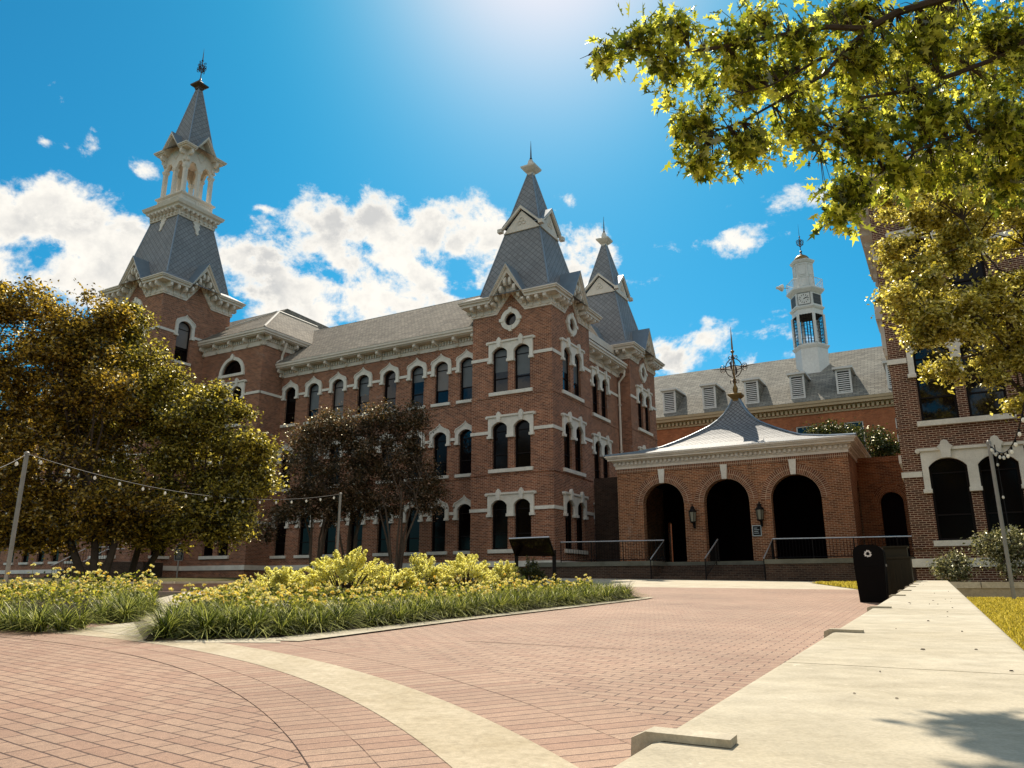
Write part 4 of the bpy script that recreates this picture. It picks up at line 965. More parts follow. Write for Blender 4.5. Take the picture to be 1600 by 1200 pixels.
def oct(mb, prof): 
    for (r0, z0), (r1, z1) in zip(prof, prof[1:]):
        a, b = octp(r0, z0), octp(r1, z1)
        for i in range(6): mb.poly([a[i], a[(i+1) % 6], b[(i+1) % 6], b[i]])
    mb.poly(octp(prof[-1][0], prof[-1][1]))
cu = MB()
oct(cu, [(1.30, 16.8), (1.30, 19.75), (1.36, 19.8), (1.47, 19.95), (1.50, 20.05), (1.25, 20.12), (1.25, 20.2)])
cst = MB(); oct(cst, [(1.25, 22.75), (1.25, 23.2), (1.34, 23.25), (1.42, 23.38), (1.42, 23.44), (1.26, 23.5), (1.24, 24.62), (1.30, 24.66), (1.52, 24.9), (1.56, 24.96), (1.56, 25.06), (.9, 25.1)])
cup = cu.build('clock_cupola', M['white'], ck); cst.build('clock_stage', M['white'], cup)
lat = MB(); post = MB(); R0 = 1.25
ol = octp(R0, 20.2); oh = octp(R0, 22.76)
for i in range(6):
    a, b = Vector(ol[i]), Vector(oh[i]); post.tube([a, b], .13, 6)
    p, q = Vector(ol[i]), Vector(ol[(i+1) % 6]); H = 2.56
    for k in range(5):
        s = .14+.72*k/4; u = p.lerp(q, s)
        lat.tube([u, u+Vector((0, 0, H))], .022, 4)
    for k in range(9):
        z = H*(k+.5)/9; s0, s1 = (.12, .7) if k % 2 else (.3, .88); lat.tube([p.lerp(q, s0)+Vector((0, 0, z)), p.lerp(q, s1)+Vector((0, 0, z))], .022, 4)
lat.poly([(x, y, 22.74) for x, y, z in octp(1.24, 0)]); post.build('lantern_post', M['white'], cup); lat.build('lattice', M['frame'], cup)
sh_ = MB(); oct(sh_, [(.86, 25.08), (.84, 27.5), (.92, 27.54), (1.02, 27.70), (1.04, 27.78), (.66, 27.84)])
a = octp(.86, 25.3); 
for i in range(6):
    p, q = Vector(octp(.875, 25.4)[i]), Vector(octp(.875, 25.4)[(i+1) % 6]); m0, m1 = p.lerp(q, .15), p.lerp(q, .85)
    for z0, z1 in ((0, .85), (1.0, 1.95)):
        sh_.tube([m0+Vector((0, 0, z0)), m1+Vector((0, 0, z0)), m1+Vector((0, 0, z1)), m0+Vector((0, 0, z1)), m0+Vector((0, 0, z0))], .02, 4)
sh_.build('cupola_shaft', M['white'], cup)
bl = MB(); tp_ = octp(1.45, 25.92); lo_ = octp(1.45, 25.08)
for i in range(6):
    bl.tube([tp_[i], tp_[(i+1) % 6]], .03, 4)
    for k in range(7):
        p = Vector(lo_[i]).lerp(Vector(lo_[(i+1) % 6]), k/7); bl.tube([p, p+Vector((0, 0, .84))], .014 if k else .03, 4)
bl.build('balcony_rail', M['white'], cup)
dm = MB(); dm.lathe([(.66*math.cos(t_), 27.84+.62*math.sin(t_)) for t_ in np.linspace(0, PI/2*.95, 8)], (KX, KY, 0), 16); dm.build('dome', M['gold'], cup, True)
fn = MB(); fn.lathe([(.1, 28.4), (.12, 28.55), (.05, 28.65), (.12, 28.8), (.03, 28.9), (.03, 30.1), (.07, 30.2), (.02, 30.28), (.005, 31.4)], (KX, KY, 0), 7)
for k in range(4):
    d = (math.cos(k*PI/2+.3), math.sin(k*PI/2+.3), 0); scroll(fn, (KX, KY, 29.75), d, (0, 0, 1), .17, .025); scroll(fn, (KX, KY, 29.5), d, (0, 0, -1), .15, .025); fn.tube([(KX, KY, 29.2), (KX+d[0]*.3, KY+d[1]*.3, 29.62), (KX, KY, 30.05)], .025, 4)
fn.build('finial', M['copper'], cup)
FY = KY-1.245*.866-.01
clock = MB(); clock.box(KX-.47, KX+.47, FY-.05, FY, 23.60, 24.56); ck1 = clock.build('clock_face', M['white'], cup)
hd = MB()
for k in range(12):
    a = k*PI/6; c = (KX+math.sin(a)*.34, FY-.058, 24.08+math.cos(a)*.34); hd.obox(c, (math.sin(a)*.06, 0, math.cos(a)*.06), (0, .006, 0), (math.cos(a)*.022, 0, -math.sin(a)*.022))
for ang, ln, wd in ((R(75), .30, .022), (R(67), .20, .03)):
    c = (KX+math.sin(ang)*ln*.42, FY-.068, 24.08+math.cos(ang)*ln*.42); hd.obox(c, (math.sin(ang)*ln*.58, 0, math.cos(ang)*ln*.58), (0, .005, 0), (math.cos(ang)*wd, 0, -math.sin(ang)*wd))
hd.tube([(KX-.49, FY-.05, 23.58), (KX+.49, FY-.05, 23.58), (KX+.49, FY-.05, 24.58), (KX-.49, FY-.05, 24.58), (KX-.49, FY-.05, 23.58)], .018, 4)
hd.build('clock_hands', M['frame'], ck1)
lv = MB()
for i in range(6):
    p, q = Vector(octp(1.262, 23.62)[i]), Vector(octp(1.262, 23.62)[(i+1) % 6])
    if abs((p.y+q.y)/2-KY) > 1.0: continue
    m0, m1 = p.lerp(q, .12), p.lerp(q, .88); lv.poly([m0, m1, m1+Vector((0, 0, .9)), m0+Vector((0, 0, .9))])
lv.build('cupola_louvre', M['louvdark'] if 'louvdark' in M else slatemat('dark_cupola_louvre', (.16, .15, .14), (.10, .10, .09), (.02, .02, .02), 5, .09, .03), cup)
sp_ = thing('horn_loudspeaker', 'pale horn loudspeaker bracketed to the left of the cupola balcony', 'loudspeaker', (0, 0, 0), 0)
q = hallpt(KX-1.72, KY-.35); sp_.location = (q[0], q[1], 25.65); sp_.rotation_euler = (0, 0, RZ)
mb = MB(); mb.lathe([(.30, 0), (.33, .04), (.20, .30), (.12, .42), (.12, .55)], (0, 0, 0), 12); o = mb.build('horn', M['trim'], sp_); o.rotation_euler = (R(90), 0, R(-60)); mb = MB(); mb.tube([(.1, 0, -.05), (.45, .1, -.1)], .03, 5); mb.build('bracket', M['steel'], sp_)

# ------------------------------------------------------------------ low walls, bins, signs, poles
dW = np.array([.4756, .8797]); nW = np.array([.8797, -.4756])
def wtop(Y): return CZ-.22+.02*Y
def wpt(s, o): p = dW*s+nW*o; return (p[0], p[1])
sw = thing('seat_wall', 'long pale concrete seat wall running from the foreground towards the terrace', 'wall', (0, 0, 0))
OL, OR = -.373, .205; rd = .028
joints = [-3.4, -1.0, 2.06, 5.1, 8.2, 11.3, 14.4, 18.75]
for s0, s1 in zip(joints, joints[1:]):
    V = []; Fc = []; prof = [(OL, None)]+[(OL+rd-rd*math.cos(a), -rd+rd*math.sin(a)) for a in np.linspace(0, PI/2, 5)]+[(OR-rd+rd*math.sin(a), -rd+rd*math.cos(a)) for a in np.linspace(0, PI/2, 5)]+[(OR, None)]
    ns = 3; m = len(prof)
    for k in range(ns+1):
        s = s0+.004+(s1-s0-.008)*k/ns
        for o, dz in prof:
            x, y = wpt(s, o); z = ground(y)-.15 if dz is None else wtop(y)+dz
            V.append((x, y, z))
    for k in range(ns):
        for j in range(m-1): Fc.append((k*m+j, k*m+j+1, (k+1)*m+j+1, (k+1)*m+j))
    Fc.append(tuple(range(m))); Fc.append(tuple(ns*m+j for j in reversed(range(m))))
    mb = MB(); mb.v, mb.f = V, Fc; mb.build('wall_section', M['seatconc'], sw)
for Y in (1.12, 2.93, 4.72, 6.9, 8.5, 10.4, 12.1, 13.9, 15.9):
    s = (Y+.4756*OL)/.8797
    x, y = wpt(s, OL); z = wtop(y); t3 = Vector((nW[0], nW[1], -.4756*.02)).normalized(); d3 = Vector((dW[0], dW[1], .8797*.02)).normalized(); up = Vector((0, 0, 1)); mb = MB()
    q = lambda a, b, c: Vector((x, y, z))+t3*a+d3*b+up*c
    pr_ = [(.118, .001), (.118, .0105), (.006, .0105), (-.014, .001), (-.017, -.04), (-.001, -.04), (-.001, -.026), (.012, -.004), (.03, .001)]
    mb.loft([q(a, -.019, c) for a, c in pr_], [q(a, .019, c) for a, c in pr_]); mb.build('skate_stop', M['walkconc'], sw)
lit = MB()
for _ in range(24):
    Y = random.choice([random.uniform(1.3, 3), random.uniform(4.8, 6.2), random.uniform(2, 12)]); s = (Y)/.8797; o = random.uniform(-.2, .19); x, y = wpt(s, o)
    a = random.uniform(0, 2*PI); r = random.uniform(.0025, .006)*(1+.08*Y); z = wtop(y)+.0015
    lit.loft([(x+math.cos(a+k*PI/2)*r*(1 if k % 2 else .5), y+math.sin(a+k*PI/2)*r*(1 if k % 2 else .5), z) for k in range(4)], [(x+math.cos(a+k*PI/2)*r*.6*(1 if k % 2 else .5), y+math.sin(a+k*PI/2)*r*.6*(1 if k % 2 else .5), z+r*.5) for k in range(4)])
tag(lit.build('leaf_litter', M['bark']), 'scattered dark leaf crumbs lying on the pale seat wall top', 'leaf litter', kind='stuff')

def low_wall(name, label, A, B, zA, zB, w, mat, capmat, cap=.07, over=.03, brk=None):
    r = thing(name, label, 'wall', (0, 0, 0)); A2, B2 = Vector((A[0], A[1], 0)), Vector((B[0], B[1], 0)); d = (B2-A2).normalized(); n = Vector((-d.y, d.x, 0))
    def prism(z0a, z0b, z1a, z1b, o, e, a=0.0, b=1.0):
        mb = MB(); P0 = A2.lerp(B2, a)-d*e; P1 = A2.lerp(B2, b)+d*e
        l = lambda p, o_, z: (p.x+n.x*o_, p.y+n.y*o_, z)
        mb.loft([l(P0, -o, z0a), l(P0, w+o, z0a), l(P0, w+o, z1a), l(P0, -o, z1a)], [l(P1, -o, z0b), l(P1, w+o, z0b), l(P1, w+o, z1b), l(P1, -o, z1b)]); return mb
    prism(ground(A[1])-.1, ground(B[1])-.1, zA-cap, zB-cap, 0, 0).build('wall_body', mat, r)
    cuts = [0]+(brk or [])+[1]
    for a, b in zip(cuts, cuts[1:]):
        za, zb = zA+(zB-zA)*a, zA+(zB-zA)*b; prism(za-cap, zb-cap, za, zb, over, -.012, a, b).build('coping', capmat, r)
    return r
low_wall('garden_wall', 'low pinkish garden wall with a pale top behind the yellow flowers on the left', (-14.5, 19.0), (-1.5, 21.6), .845, .945, .4, M['pinkconc'], M['walkconc'], .055, .02, [.45])
low_wall('planter_wall', 'tan concrete planter wall beyond the dry lawn on the right', (8.95, 16.75), (17.5, 16.3), .865, .865, .35, M['planter'], M['walkconc'], .13, .025, [.115, .5])

bn = thing('recycling_bin', 'black domed recycling bin with a white three arrow symbol beside the seat wall', 'recycling bin', (6.86, 14.98, ground(14.98)), RZ)
def binprof(w, z0, z1, r, n=7): return [(-w/2, z0), (w/2, z0)]+[(w/2-r+math.cos(a)*r, z1-r*.8+math.sin(a)*r*.8) for a in np.linspace(0, PI/2, n)]+[(-w/2+r-math.sin(a)*r, z1-r*.8+math.cos(a)*r*.8) for a in np.linspace(0, PI/2, n)]
M['binblack'] = plainmat('black_bin_plastic', (.004, .003, .003), .6, .08)
M['binbrown'] = plainmat('olive_brown_bin', (.03, .023, .012), .55, .2)
mb = MB(); mb.loft([(-.23, -.23, 0), (.23, -.23, 0), (.23, .23, 0), (-.23, .23, 0)], [(-.265, -.265, .66), (.265, -.265, .66), (.265, .265, .66), (-.265, .265, .66)]); mb.build('bin_body', M['binblack'], bn)
mb = MB(); pf = binprof(.53, .662, 1.06, .19, 9); mb.loft([(u, -.262, z) for u, z in pf], [(u, .262, z) for u, z in pf]); 
lid = mb.build('bin_lid', M['binblack'], bn)
mb = MB(); pf2 = binprof(.36, .0, .2, .09); mb.box(-.285, -.266, -.05, .05, .655, .70); mb.box(.266, .285, -.05, .05, .655, .70); mb.build('hinge', M['railtop'], lid)
sy = MB()
for k in range(3):
    a = k*2*PI/3+PI/2; ca, sa = math.cos(a), math.sin(a)
    def rot(u, v): u *= 1.15; v *= 1.15; return (u*sa+v*ca, -.266, .89-u*ca+v*sa)
    sy.poly([rot(*p) for p in ((-.030, .028), (.008, .028), (.020, .046), (-.012, .062))]); sy.poly([rot(*p) for p in ((.000, .055), (.022, .022), (.046, .022), (.022, .056))]); sy.poly([rot(*p) for p in ((.012, .022), (.058, .022), (.034, -.004))])
sy.build('recycling_symbol', M['white'], lid)
b2 = thing('litter_bin', 'olive brown square litter bin with a raised hood, behind the recycling bin', 'litter bin', (7.76, 15.75, ground(15.75)), RZ)
mb = MB(); mb.box(-.25, .25, -.25, .25, 0, .80); mb.box(-.27, .27, -.27, .27, .80, .84); mb.build('bin_body', M['binbrown'], b2)
mb = MB()
for u in (-.17, -.06, .06, .17): mb.box(u-.02, u+.02, -.265, -.25, .05, .76)
mb.build('bin_rib', M['binbrown'], b2)
mb = MB(); mb.box(-.21, .21, -.21, .21, .84, 1.02); mb.box(-.24, .24, -.24, .24, 1.02, 1.05); mb.build('bin_hood', M['binbrown'], b2)

es = thing('exhibit_panel', 'dark tilted exhibit panel on two posts behind the flower bed', 'sign', (.4, 17.5, ground(17.5)))
def loc(o, p): return tuple(np.array(p)-np.array(o.location))
c4 = [P(795, 842, 17.25), P(858, 839.5, 17.1), P(868, 868, 17.6), P(804.5, 868, 17.75)]
nrm = Vector(c4[1]-c4[0]).cross(Vector(c4[3]-c4[0])).normalized()
if nrm.y > 0: nrm = -nrm
mb = MB(); mb.loft([loc(es, Vector(c)+nrm*.02) for c in c4], [loc(es, Vector(c)-nrm*.025) for c in c4]); mb.build('panel_frame', M['darkmetal'], es)
mid = sum((Vector(c) for c in c4), Vector((0, 0, 0)))/4; mb = MB(); mb.poly([loc(es, mid+(Vector(c)-mid)*.93+nrm*.023) for c in c4]); mb.build('panel_face', glassmat('glossy_panel_face', (.006, .003, .003), .12, .3), es)
mb = MB(); a, b = Vector(c4[0]), Vector(c4[1]); mb.tube([loc(es, a), loc(es, b)], .022, 4); mb.build('top_trim', M['railtop'], es)
for cc, ct in ((P(807, 868, 17.72), P(804, 856, 17.7)), (P(866, 868, 17.57), P(863, 852, 17.5))):
    mb = MB(); x, y = cc[0], cc[1]+.05; mb.obox(loc(es, (x, y, (ground(y)-.1+cc[2]+.12)/2)), (.042, 0, 0), (0, .042, 0), (0, 0, (cc[2]+.12-ground(y)+.1)/2)); mb.build('post', M['darkmetal'], es)
hm = thing('historical_marker', 'dark cast historical marker with a pale outline on a post, under the trees', 'sign', (-19.63, 46, 1.15))
mo = [(-.26, 1.08), (.26, 1.08), (.26, 1.85), (.17, 1.90), (.12, 2.0), (.07, 2.06), (0, 2.09), (-.07, 2.06), (-.12, 2.0), (-.17, 1.90), (-.26, 1.85)]
mb = MB(); extr(mb, mo, -.03, .03); mb.build('plate', M['darkmetal'], hm)
mb = MB(); ring(mb, mo, [(u*.9, 1.58+(z-1.58)*.93) for u, z in mo], -.045, -.031); mb.lathe([(.05, 0), (.05, .012)], (0, 0, 0), 5) if False else None; mb.build('raised_border', M['steel'], hm)
mb = MB()
for k in range(9): mb.box(-.17, .12+.05*((k*7) % 3)/2, -.036, -.031, 1.72-k*.065, 1.745-k*.065)
mb.build('raised_lettering', M['steel'], hm)
mb = MB(); mb.tube([(0, .0, 0), (0, .0, 1.1)], .045, 8); mb.build('post', M['steel'], hm)
mb = MB(); extr(mb, [(math.sin(k*PI/5)*(.06 if k % 2 == 0 else .025), 1.95+math.cos(k*PI/5)*(.06 if k % 2 == 0 else .025)) for k in range(10)], -.042, -.031); mb.build('star', M['steel'], hm)

def pole(label, base, top, r=.045):
    o = thing('string_light_pole', label, 'pole', tuple(base), group='poles carrying the string lights')
    d = np.array(top)-np.array(base); mb = MB(); mb.tube([(0, 0, -.1), tuple(d)], r, 10); mb.build('shaft', M['steel'], o)
    mb = MB(); mb.lathe([(r*1.25, -.04), (r*1.25, .03), (r*.5, .06)], tuple(d), 8); mb.build('pole_cap', M['steel'], o)
    return o
pb = P(5, 912, 20); pt_ = P(42, 709, 20); pb = np.array([pt_[0], 20, ground(20)]); pole('pale light pole at the left edge behind the low garden wall', pb, pt_, .055)
mt = P(532, 772, 31.5); pole('slim light pole among the rust coloured trees', [mt[0], 31.5, ground(31.5)], mt, .05)
rt = P(1545, 692, 15.5); pole('grey light pole standing on the dry lawn before the right building', [rt[0], 15.5, ground(15.5)], rt, .038)
def strand(label, A, B, sag, n, skip=0.0, r=.011, size=.05):
    A, B = Vector(A), Vector(B); o = thing('string_lights', label, 'string lights', tuple(A), group='strings of white bulbs between the poles')
    cv = lambda t: (B-A)*t-Vector((0, 0, sag*4*t*(1-t)))
    mb = MB(); mb.tube([cv(k/24) for k in range(25)], r, 4); mb.build('cable', M['steel'] if r > .012 else M['darkmetal'], o)
    for k in range(n):
        p = cv((k+.5)/n); b = MB(); b.lathe([(.016, 0), (.018, -.05), (.014, -.055)], tuple(p), 6); s_ = b.build('bulb_socket', M['darkmetal'], o)
        b = MB(); b.lathe([(.012, -.05), (size*.75, -.05-size*.7), (size, -.05-size*1.5), (size*.75, -.05-size*2.3), (.01, -.05-size*2.7)], tuple(p), 8); b.build('bulb', M['bulb'], o, True)
strand('string of white bulbs from the left pole to the slim middle pole', pt_, mt, .62, 16, size=.042, r=.010)
strand('short string of bulbs leaving the picture beyond the left pole', pt_, P(-60, 745, 16.5), .12, 3, size=.042)
strand('string of bulbs looping up from the right pole out of the picture', rt, P(1610, 560, 9.5), .62, 11, size=.027)
strand('wire of small bulbs spiralled down the right pole', rt+np.array([.07, -.06, -.05]), np.array([rt[0]+.07, 15.42, 1.6]), 0, 3, size=.024)

sr = thing('entrance_steps', 'shaded brick entrance steps with two pale handrails under the left trees', 'steps', (-26.4, 44.3, 1.15), 0)
mb = MB()
for k in range(6): mb.box(.35*k, 5.5, 0, 2.6, -.2 if k == 0 else .16*k, .16*(k+1))
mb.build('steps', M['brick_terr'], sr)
for y in (.1, 2.3):
    mb = MB(); mb.tube([(.25, y, .75), (.45, y, .8), (2.2, y, 1.75), (3.4, y, 1.78)], .03, 6)
    hr = mb.build('handrail', M['railtop'], sr)
    mb = MB()
    for k in range(14): x = .35+k*.15; z = .75+max(0, x-.45)*.543; mb.tube([(x, y, .1+x*.4), (x, y, z)], .012, 4)
    mb.build('balusters', M['darkmetal'], hr)
mb = MB(); mb.poly([(-33, 40.2, 1.157), (-19, 40.6, 1.157), (-19, 41.3, 1.157), (-33, 40.9, 1.157)]); tag(mb.build('far_path', M['walkconc']), kind='structure')

# ------------------------------------------------------------------ vegetation
def leaf_quads(pts, size, aspect, up=.35, droop=0.0, fold=.18):
    n = len(pts); nr = RNG.normal(size=(n, 3)); nr[:, 2] = np.abs(nr[:, 2])*1.0+up; nr /= np.linalg.norm(nr, axis=1)[:, None]
    ax = RNG.normal(size=(n, 3)); ax[:, 2] -= droop; ax -= nr*(ax*nr).sum(1)[:, None]; ax /= np.linalg.norm(ax, axis=1)[:, None]+1e-9
    bx = np.cross(nr, ax); s = size*RNG.uniform(.65, 1.3, n)[:, None]
    V = np.empty((n, 4, 3)); V[:, 0] = pts-ax*s*.5; V[:, 2] = pts+ax*s*.5
    V[:, 1] = pts+bx*s*aspect*.5+nr*s*fold; V[:, 3] = pts-bx*s*aspect*.5+nr*s*fold
    return V.reshape(-1, 3), np.arange(n*4).reshape(n, 4)
def clumps(lobes, per, shell=.55):
    C = []; S = []
    for c, r, k in lobes:
        m = int(per*k)
        d = RNG.normal(size=(m, 3)); d /= np.linalg.norm(d, axis=1)[:, None]; rad = (shell+(1-shell)*RNG.random(m))**.8
        rad = np.where(RNG.random(m) < .25, rad*RNG.random(m), rad)
        C.append(np.array(c)+d*rad[:, None]*np.array(r)); S.append(np.full(m, 1.0))
    return np.concatenate(C)
def lobe(px, py, rx, ry, Y, k=1.0, deep=1.0):
    s = Y/1231.0; m = (rx+ry)/2*s*deep
    return (P(px, py, Y), (rx*s, m, ry*s*1.02), k)
def sprays(lobes, n, seed=5):            # break each smooth lobe into overlapping smaller sprays
    r_ = random.Random(seed); out = []
    for c, r, k in lobes:
        out.append((c, tuple(np.array(r)*.72), k*.55))
        for _ in range(n):
            d = np.array([r_.gauss(0, 1), r_.gauss(0, 1), r_.gauss(0, 1)]); d /= np.linalg.norm(d); q = r_.uniform(.65, 1.05); out.append((np.array(c)+d*np.array(r)*q, tuple(np.array(r)*r_.uniform(.18, .38)*np.array([1.2, 1.2, .8])), k*r_.uniform(.08, .2)))
    return out
def limbs(mb, base, C, trunk_pts, r0, n_limb=10, n_twig=60, seed=1, twig_r=.012):
    rr = random.Random(seed); tp = [Vector(p) for p in trunk_pts]; m = len(tp)
    mb.tube(tp, [r0*(1-.55*k/(m-1)) for k in range(m)], 9)
    idx = list(range(len(C))); rr.shuffle(idx); ends = [Vector(C[i]) for i in idx[:n_limb]]; paths = []
    for e in ends:
        s = tp[-1].lerp(tp[max(0, m-2)], rr.random()*.7); d = e-s; mid1 = s+d*.35+Vector((rr.uniform(-1, 1), rr.uniform(-1, 1), rr.uniform(.2, 1)))*d.length*.08; mid2 = s+d*.7+Vector((rr.uniform(-1, 1), rr.uniform(-1, 1), rr.uniform(-.3, .6)))*d.length*.07
        mb.tube([s, mid1, mid2, e], [r0*.36, r0*.24, r0*.13, r0*.05], 6); paths.append((s, mid1, mid2, e))
    for i in idx[n_limb:n_limb+n_twig]:
        e = Vector(C[i]); best = min((q for p in paths for q in (p[1], p[2], p[1].lerp(p[2], .5), p[2].lerp(p[3], .5))), key=lambda q: (q-e).length)
        if (best-e).length > 4: continue
        mb.tube([best, best.lerp(e, .5)+Vector((rr.uniform(-.1, .1), rr.uniform(-.1, .1), .06)), e], [twig_r*2.2, twig_r*1.5, twig_r*.6], 4)
def make_tree(name, label, cat, group, base, lobes, per, leaves, size, aspect, sig, mat, trunks, r0, bark, n_limb=10, n_twig=60, up=.35, droop=.0, seed=3, shell=.55):
    r = thing(name, label, cat, tuple(base), group=group); B = np.array(base)
    C = clumps(lobes, per, shell); w = RNG.gamma(1.6, 1, len(C)); w /= w.sum()
    cnt = RNG.multinomial(leaves, w); idx = np.repeat(np.arange(len(C)), cnt)
    sg = sig*RNG.uniform(.6, 1.35, len(C)); pts = C[idx]+RNG.normal(size=(len(idx), 3))*sg[idx][:, None]*np.array([1, 1, .75])
    pts = pts[pts[:, 2] > B[2]+.15]
    V, Fq = leaf_quads(pts-B, size, aspect, up, droop); raw('crown', V, Fq, mat, r)
    mb = MB()
    for k, tp in enumerate(trunks): limbs(mb, base, C-B, [tuple(np.array(p)-B) for p in tp], r0, n_limb, n_twig, seed+k)
    mb.build('trunk', bark, r); return r
# golden tree(s) at the left
Yt = 27.0; g = ground(Yt)
tb = P(150, 880, Yt); base = np.array([tb[0], Yt, g])
lb = [lobe(-20, 560, 80, 120, Yt), lobe(45, 490, 65, 62, Yt, .8), lobe(70, 600, 90, 80, Yt), lobe(120, 500, 50, 45, Yt, .45), lobe(140, 620, 80, 90, Yt, .9), lobe(-10, 700, 90, 100, Yt, 1.1), lobe(90, 720, 110, 90, Yt, 1.3), lobe(30, 790, 110, 50, Yt, 1.1), lobe(190, 780, 80, 45, Yt, .9), lobe(-40, 470, 50, 50, Yt, .6), lobe(140, 550, 60, 50, Yt, .9), lobe(90, 545, 60, 45, Yt, .8), lobe(10, 610, 60, 60, Yt, .8), lobe(170, 505, 30, 30, Yt, .3), lobe(20, 825, 90, 28, Yt, .9), lobe(130, 825, 90, 26, Yt, .9), lobe(70, 848, 50, 14, Yt, .3)]
tr = [[base, base+[-.1, 0, 1.2], base+[-.5, .1, 2.4], base+[-1.0, .2, 3.6]], [base+[.25, .1, 0], base+[.5, .1, 1.3], base+[.4, .2, 2.6]], [base+[-.3, 0, 0], base+[-.9, 0, 1.2], base+[-1.6, .1, 2.5], base+[-2.2, 0, 3.8]]]
lb = sprays(lb, 5)
make_tree('golden_elm', 'tall spreading tree with thin golden foliage at the left edge', 'tree', None, base, lb, 80, 104000, .14, .55, .25, M['leaf_gold'], tr, .15, M['bark'], 9, 60)
Yt = 29.0; tb = P(205, 880, Yt); base = np.array([tb[0], Yt, ground(Yt)])
lb = [lobe(205, 510, 38, 38, Yt, .6), lobe(225, 570, 65, 60, Yt, 1), lobe(270, 630, 70, 70, Yt, 1.2), lobe(320, 665, 62, 60, Yt, 1.1), lobe(370, 705, 50, 48, Yt, .9), lobe(405, 745, 34, 48, Yt, .7), lobe(350, 770, 80, 45, Yt, 1.1), lobe(250, 720, 90, 80, Yt, 1.4), lobe(240, 805, 90, 28, Yt, .7), lobe(180, 640, 60, 80, Yt, 1), lobe(330, 815, 90, 25, Yt, .7), lobe(230, 828, 80, 24, Yt, .8), lobe(360, 832, 50, 16, Yt, .3)]
tr = [[base, base+[.2, 0, 1.2], base+[.5, 0, 2.4], base+[.9, 0, 3.6]], [base+[.3, .1, 0], base+[.9, .1, 1.1], base+[1.6, .2, 2.2], base+[2.6, .2, 3.0]]]
lb = sprays(lb, 5)
make_tree('golden_elm', 'denser golden green tree leaning right in front of the tall tower', 'tree', None, base, lb, 78, 84000, .14, .55, .23, M['leaf_goldgreen'], tr, .13, M['bark'], 9, 60, seed=9)
# crape myrtles before the long wing
def myrtle(px, Y, lobes, label, n, seed):
    tb = P(px, 900, Y); base = np.array([tb[0], Y, ground(Y)]); rr = random.Random(seed)
    tr = []
    for k in range(6):
        a = rr.uniform(0, 2*PI); s = rr.uniform(.5, 1.1); ox, oy = math.cos(a)*.18, math.sin(a)*.18
        tr.append([base+[ox, oy, 0], base+[ox*1.5, oy*1.5, .8], base+[ox*3*s, oy*3*s, 1.9], base+[ox*5*s+rr.uniform(-.2, .2), oy*4*s, 3.2], base+[ox*6*s+rr.uniform(-.3, .3), oy*5*s, 4.2]])
    make_tree('crape_myrtle', label, 'tree', 'rust leaved trees along the long wing', base, lobes, 40, n, .13, .52, .26, M['leaf_myrtle'], tr, .07, M['bark_pale'], 3, 22, seed=seed)
Y = 38.0
myrtle(492, Y, [lobe(470, 690, 26, 40, Y, .7), lobe(505, 672, 26, 34, Y, .6), lobe(500, 735, 50, 50, Y, 1.2), lobe(470, 790, 38, 34, Y, .8), lobe(520, 790, 34, 32, Y, .7), lobe(412, 828, 22, 16, Y, .25), lobe(440, 800, 18, 18, Y, .2)], 'rust brown multi stemmed tree, leftmost, with a low bough reaching left', 17000, 21)
myrtle(545, Y+.8, [lobe(540, 672, 26, 34, Y, .7), lobe(575, 665, 24, 36, Y, .6), lobe(560, 725, 42, 46, Y, 1.1), lobe(560, 785, 42, 32, Y, .8)], 'rust brown multi stemmed tree in the middle, below the wing windows', 14000, 22)
myrtle(618, Y-.4, [lobe(610, 660, 24, 34, Y, .7), lobe(645, 665, 22, 34, Y, .6), lobe(625, 720, 46, 48, Y, 1.2), lobe(655, 760, 40, 38, Y, .9), lobe(600, 785, 34, 30, Y, .6), lobe(675, 780, 20, 20, Y, .3)], 'rust brown multi stemmed tree, rightmost, beside the corner tower', 16000, 23)
# yellow tree before the right building
Yt = 18.0; base = np.array([13.6, 18.3, ground(18)])
rq = random.Random(77); lb = []
for px, py, rx, ry, k in ((1425, 325, 60, 55, 9), (1500, 310, 95, 65, 15), (1575, 350, 60, 70, 11), (1490, 440, 50, 50, 6), (1450, 400, 50, 50, 6), (1408, 400, 36, 40, 5), (1440, 470, 55, 45, 7), (1402, 480, 26, 44, 4), (1520, 395, 60, 40, 4), (1560, 480, 55, 50, 7), (1490, 535, 52, 45, 7), (1550, 560, 60, 40, 7), (1600, 520, 40, 70, 6), (1472, 580, 30, 22, 3), (1640, 420, 60, 120, 8), (1598, 640, 18, 34, 1), (1440, 515, 40, 34, 5), (1525, 500, 55, 36, 6), (1585, 455, 40, 40, 4)):
    for _ in range(k):
        a, q = rq.uniform(0, 2*PI), rq.random()**.5; lb.append(lobe(px+math.cos(a)*q*rx*.9, py+math.sin(a)*q*ry*.9, rq.uniform(10, 24), rq.uniform(8, 18), Yt+rq.uniform(-1.3, 1.3), rq.uniform(.6, 1.3)))
tr = [[base, base+[0, 0, 1.5], base+[-.3, 0, 3.2], base+[-.9, -.1, 5.0]]]
make_tree('yellow_elm', 'fine leaved yellow tree hanging in front of the right building', 'tree', None, base, lb, 10, 60000, .105, .6, .14, M['leaf_right'], tr, .16, M['bark'], 12, 110, seed=31, droop=.3)
# dark evergreen behind the arcade
Yt = 40.0; q = P(1330, 690, Yt); base = np.array([q[0], Yt, 1.15])
make_tree('evergreen_tree', 'dark glossy evergreen tree rising behind the arcade roof', 'tree', None, base, [lobe(1330, 695, 62, 34, Yt, 1.3), lobe(1290, 678, 34, 18, Yt, .6), lobe(1380, 700, 26, 28, Yt, .6), lobe(1340, 760, 70, 60, Yt, 1)], 60, 15000, .15, .5, .22, M['leaf_dark'], [[base, base+[0, 0, 2], base+[.1, 0, 4.5]]], .16, M['bark'], 6, 30, seed=41)
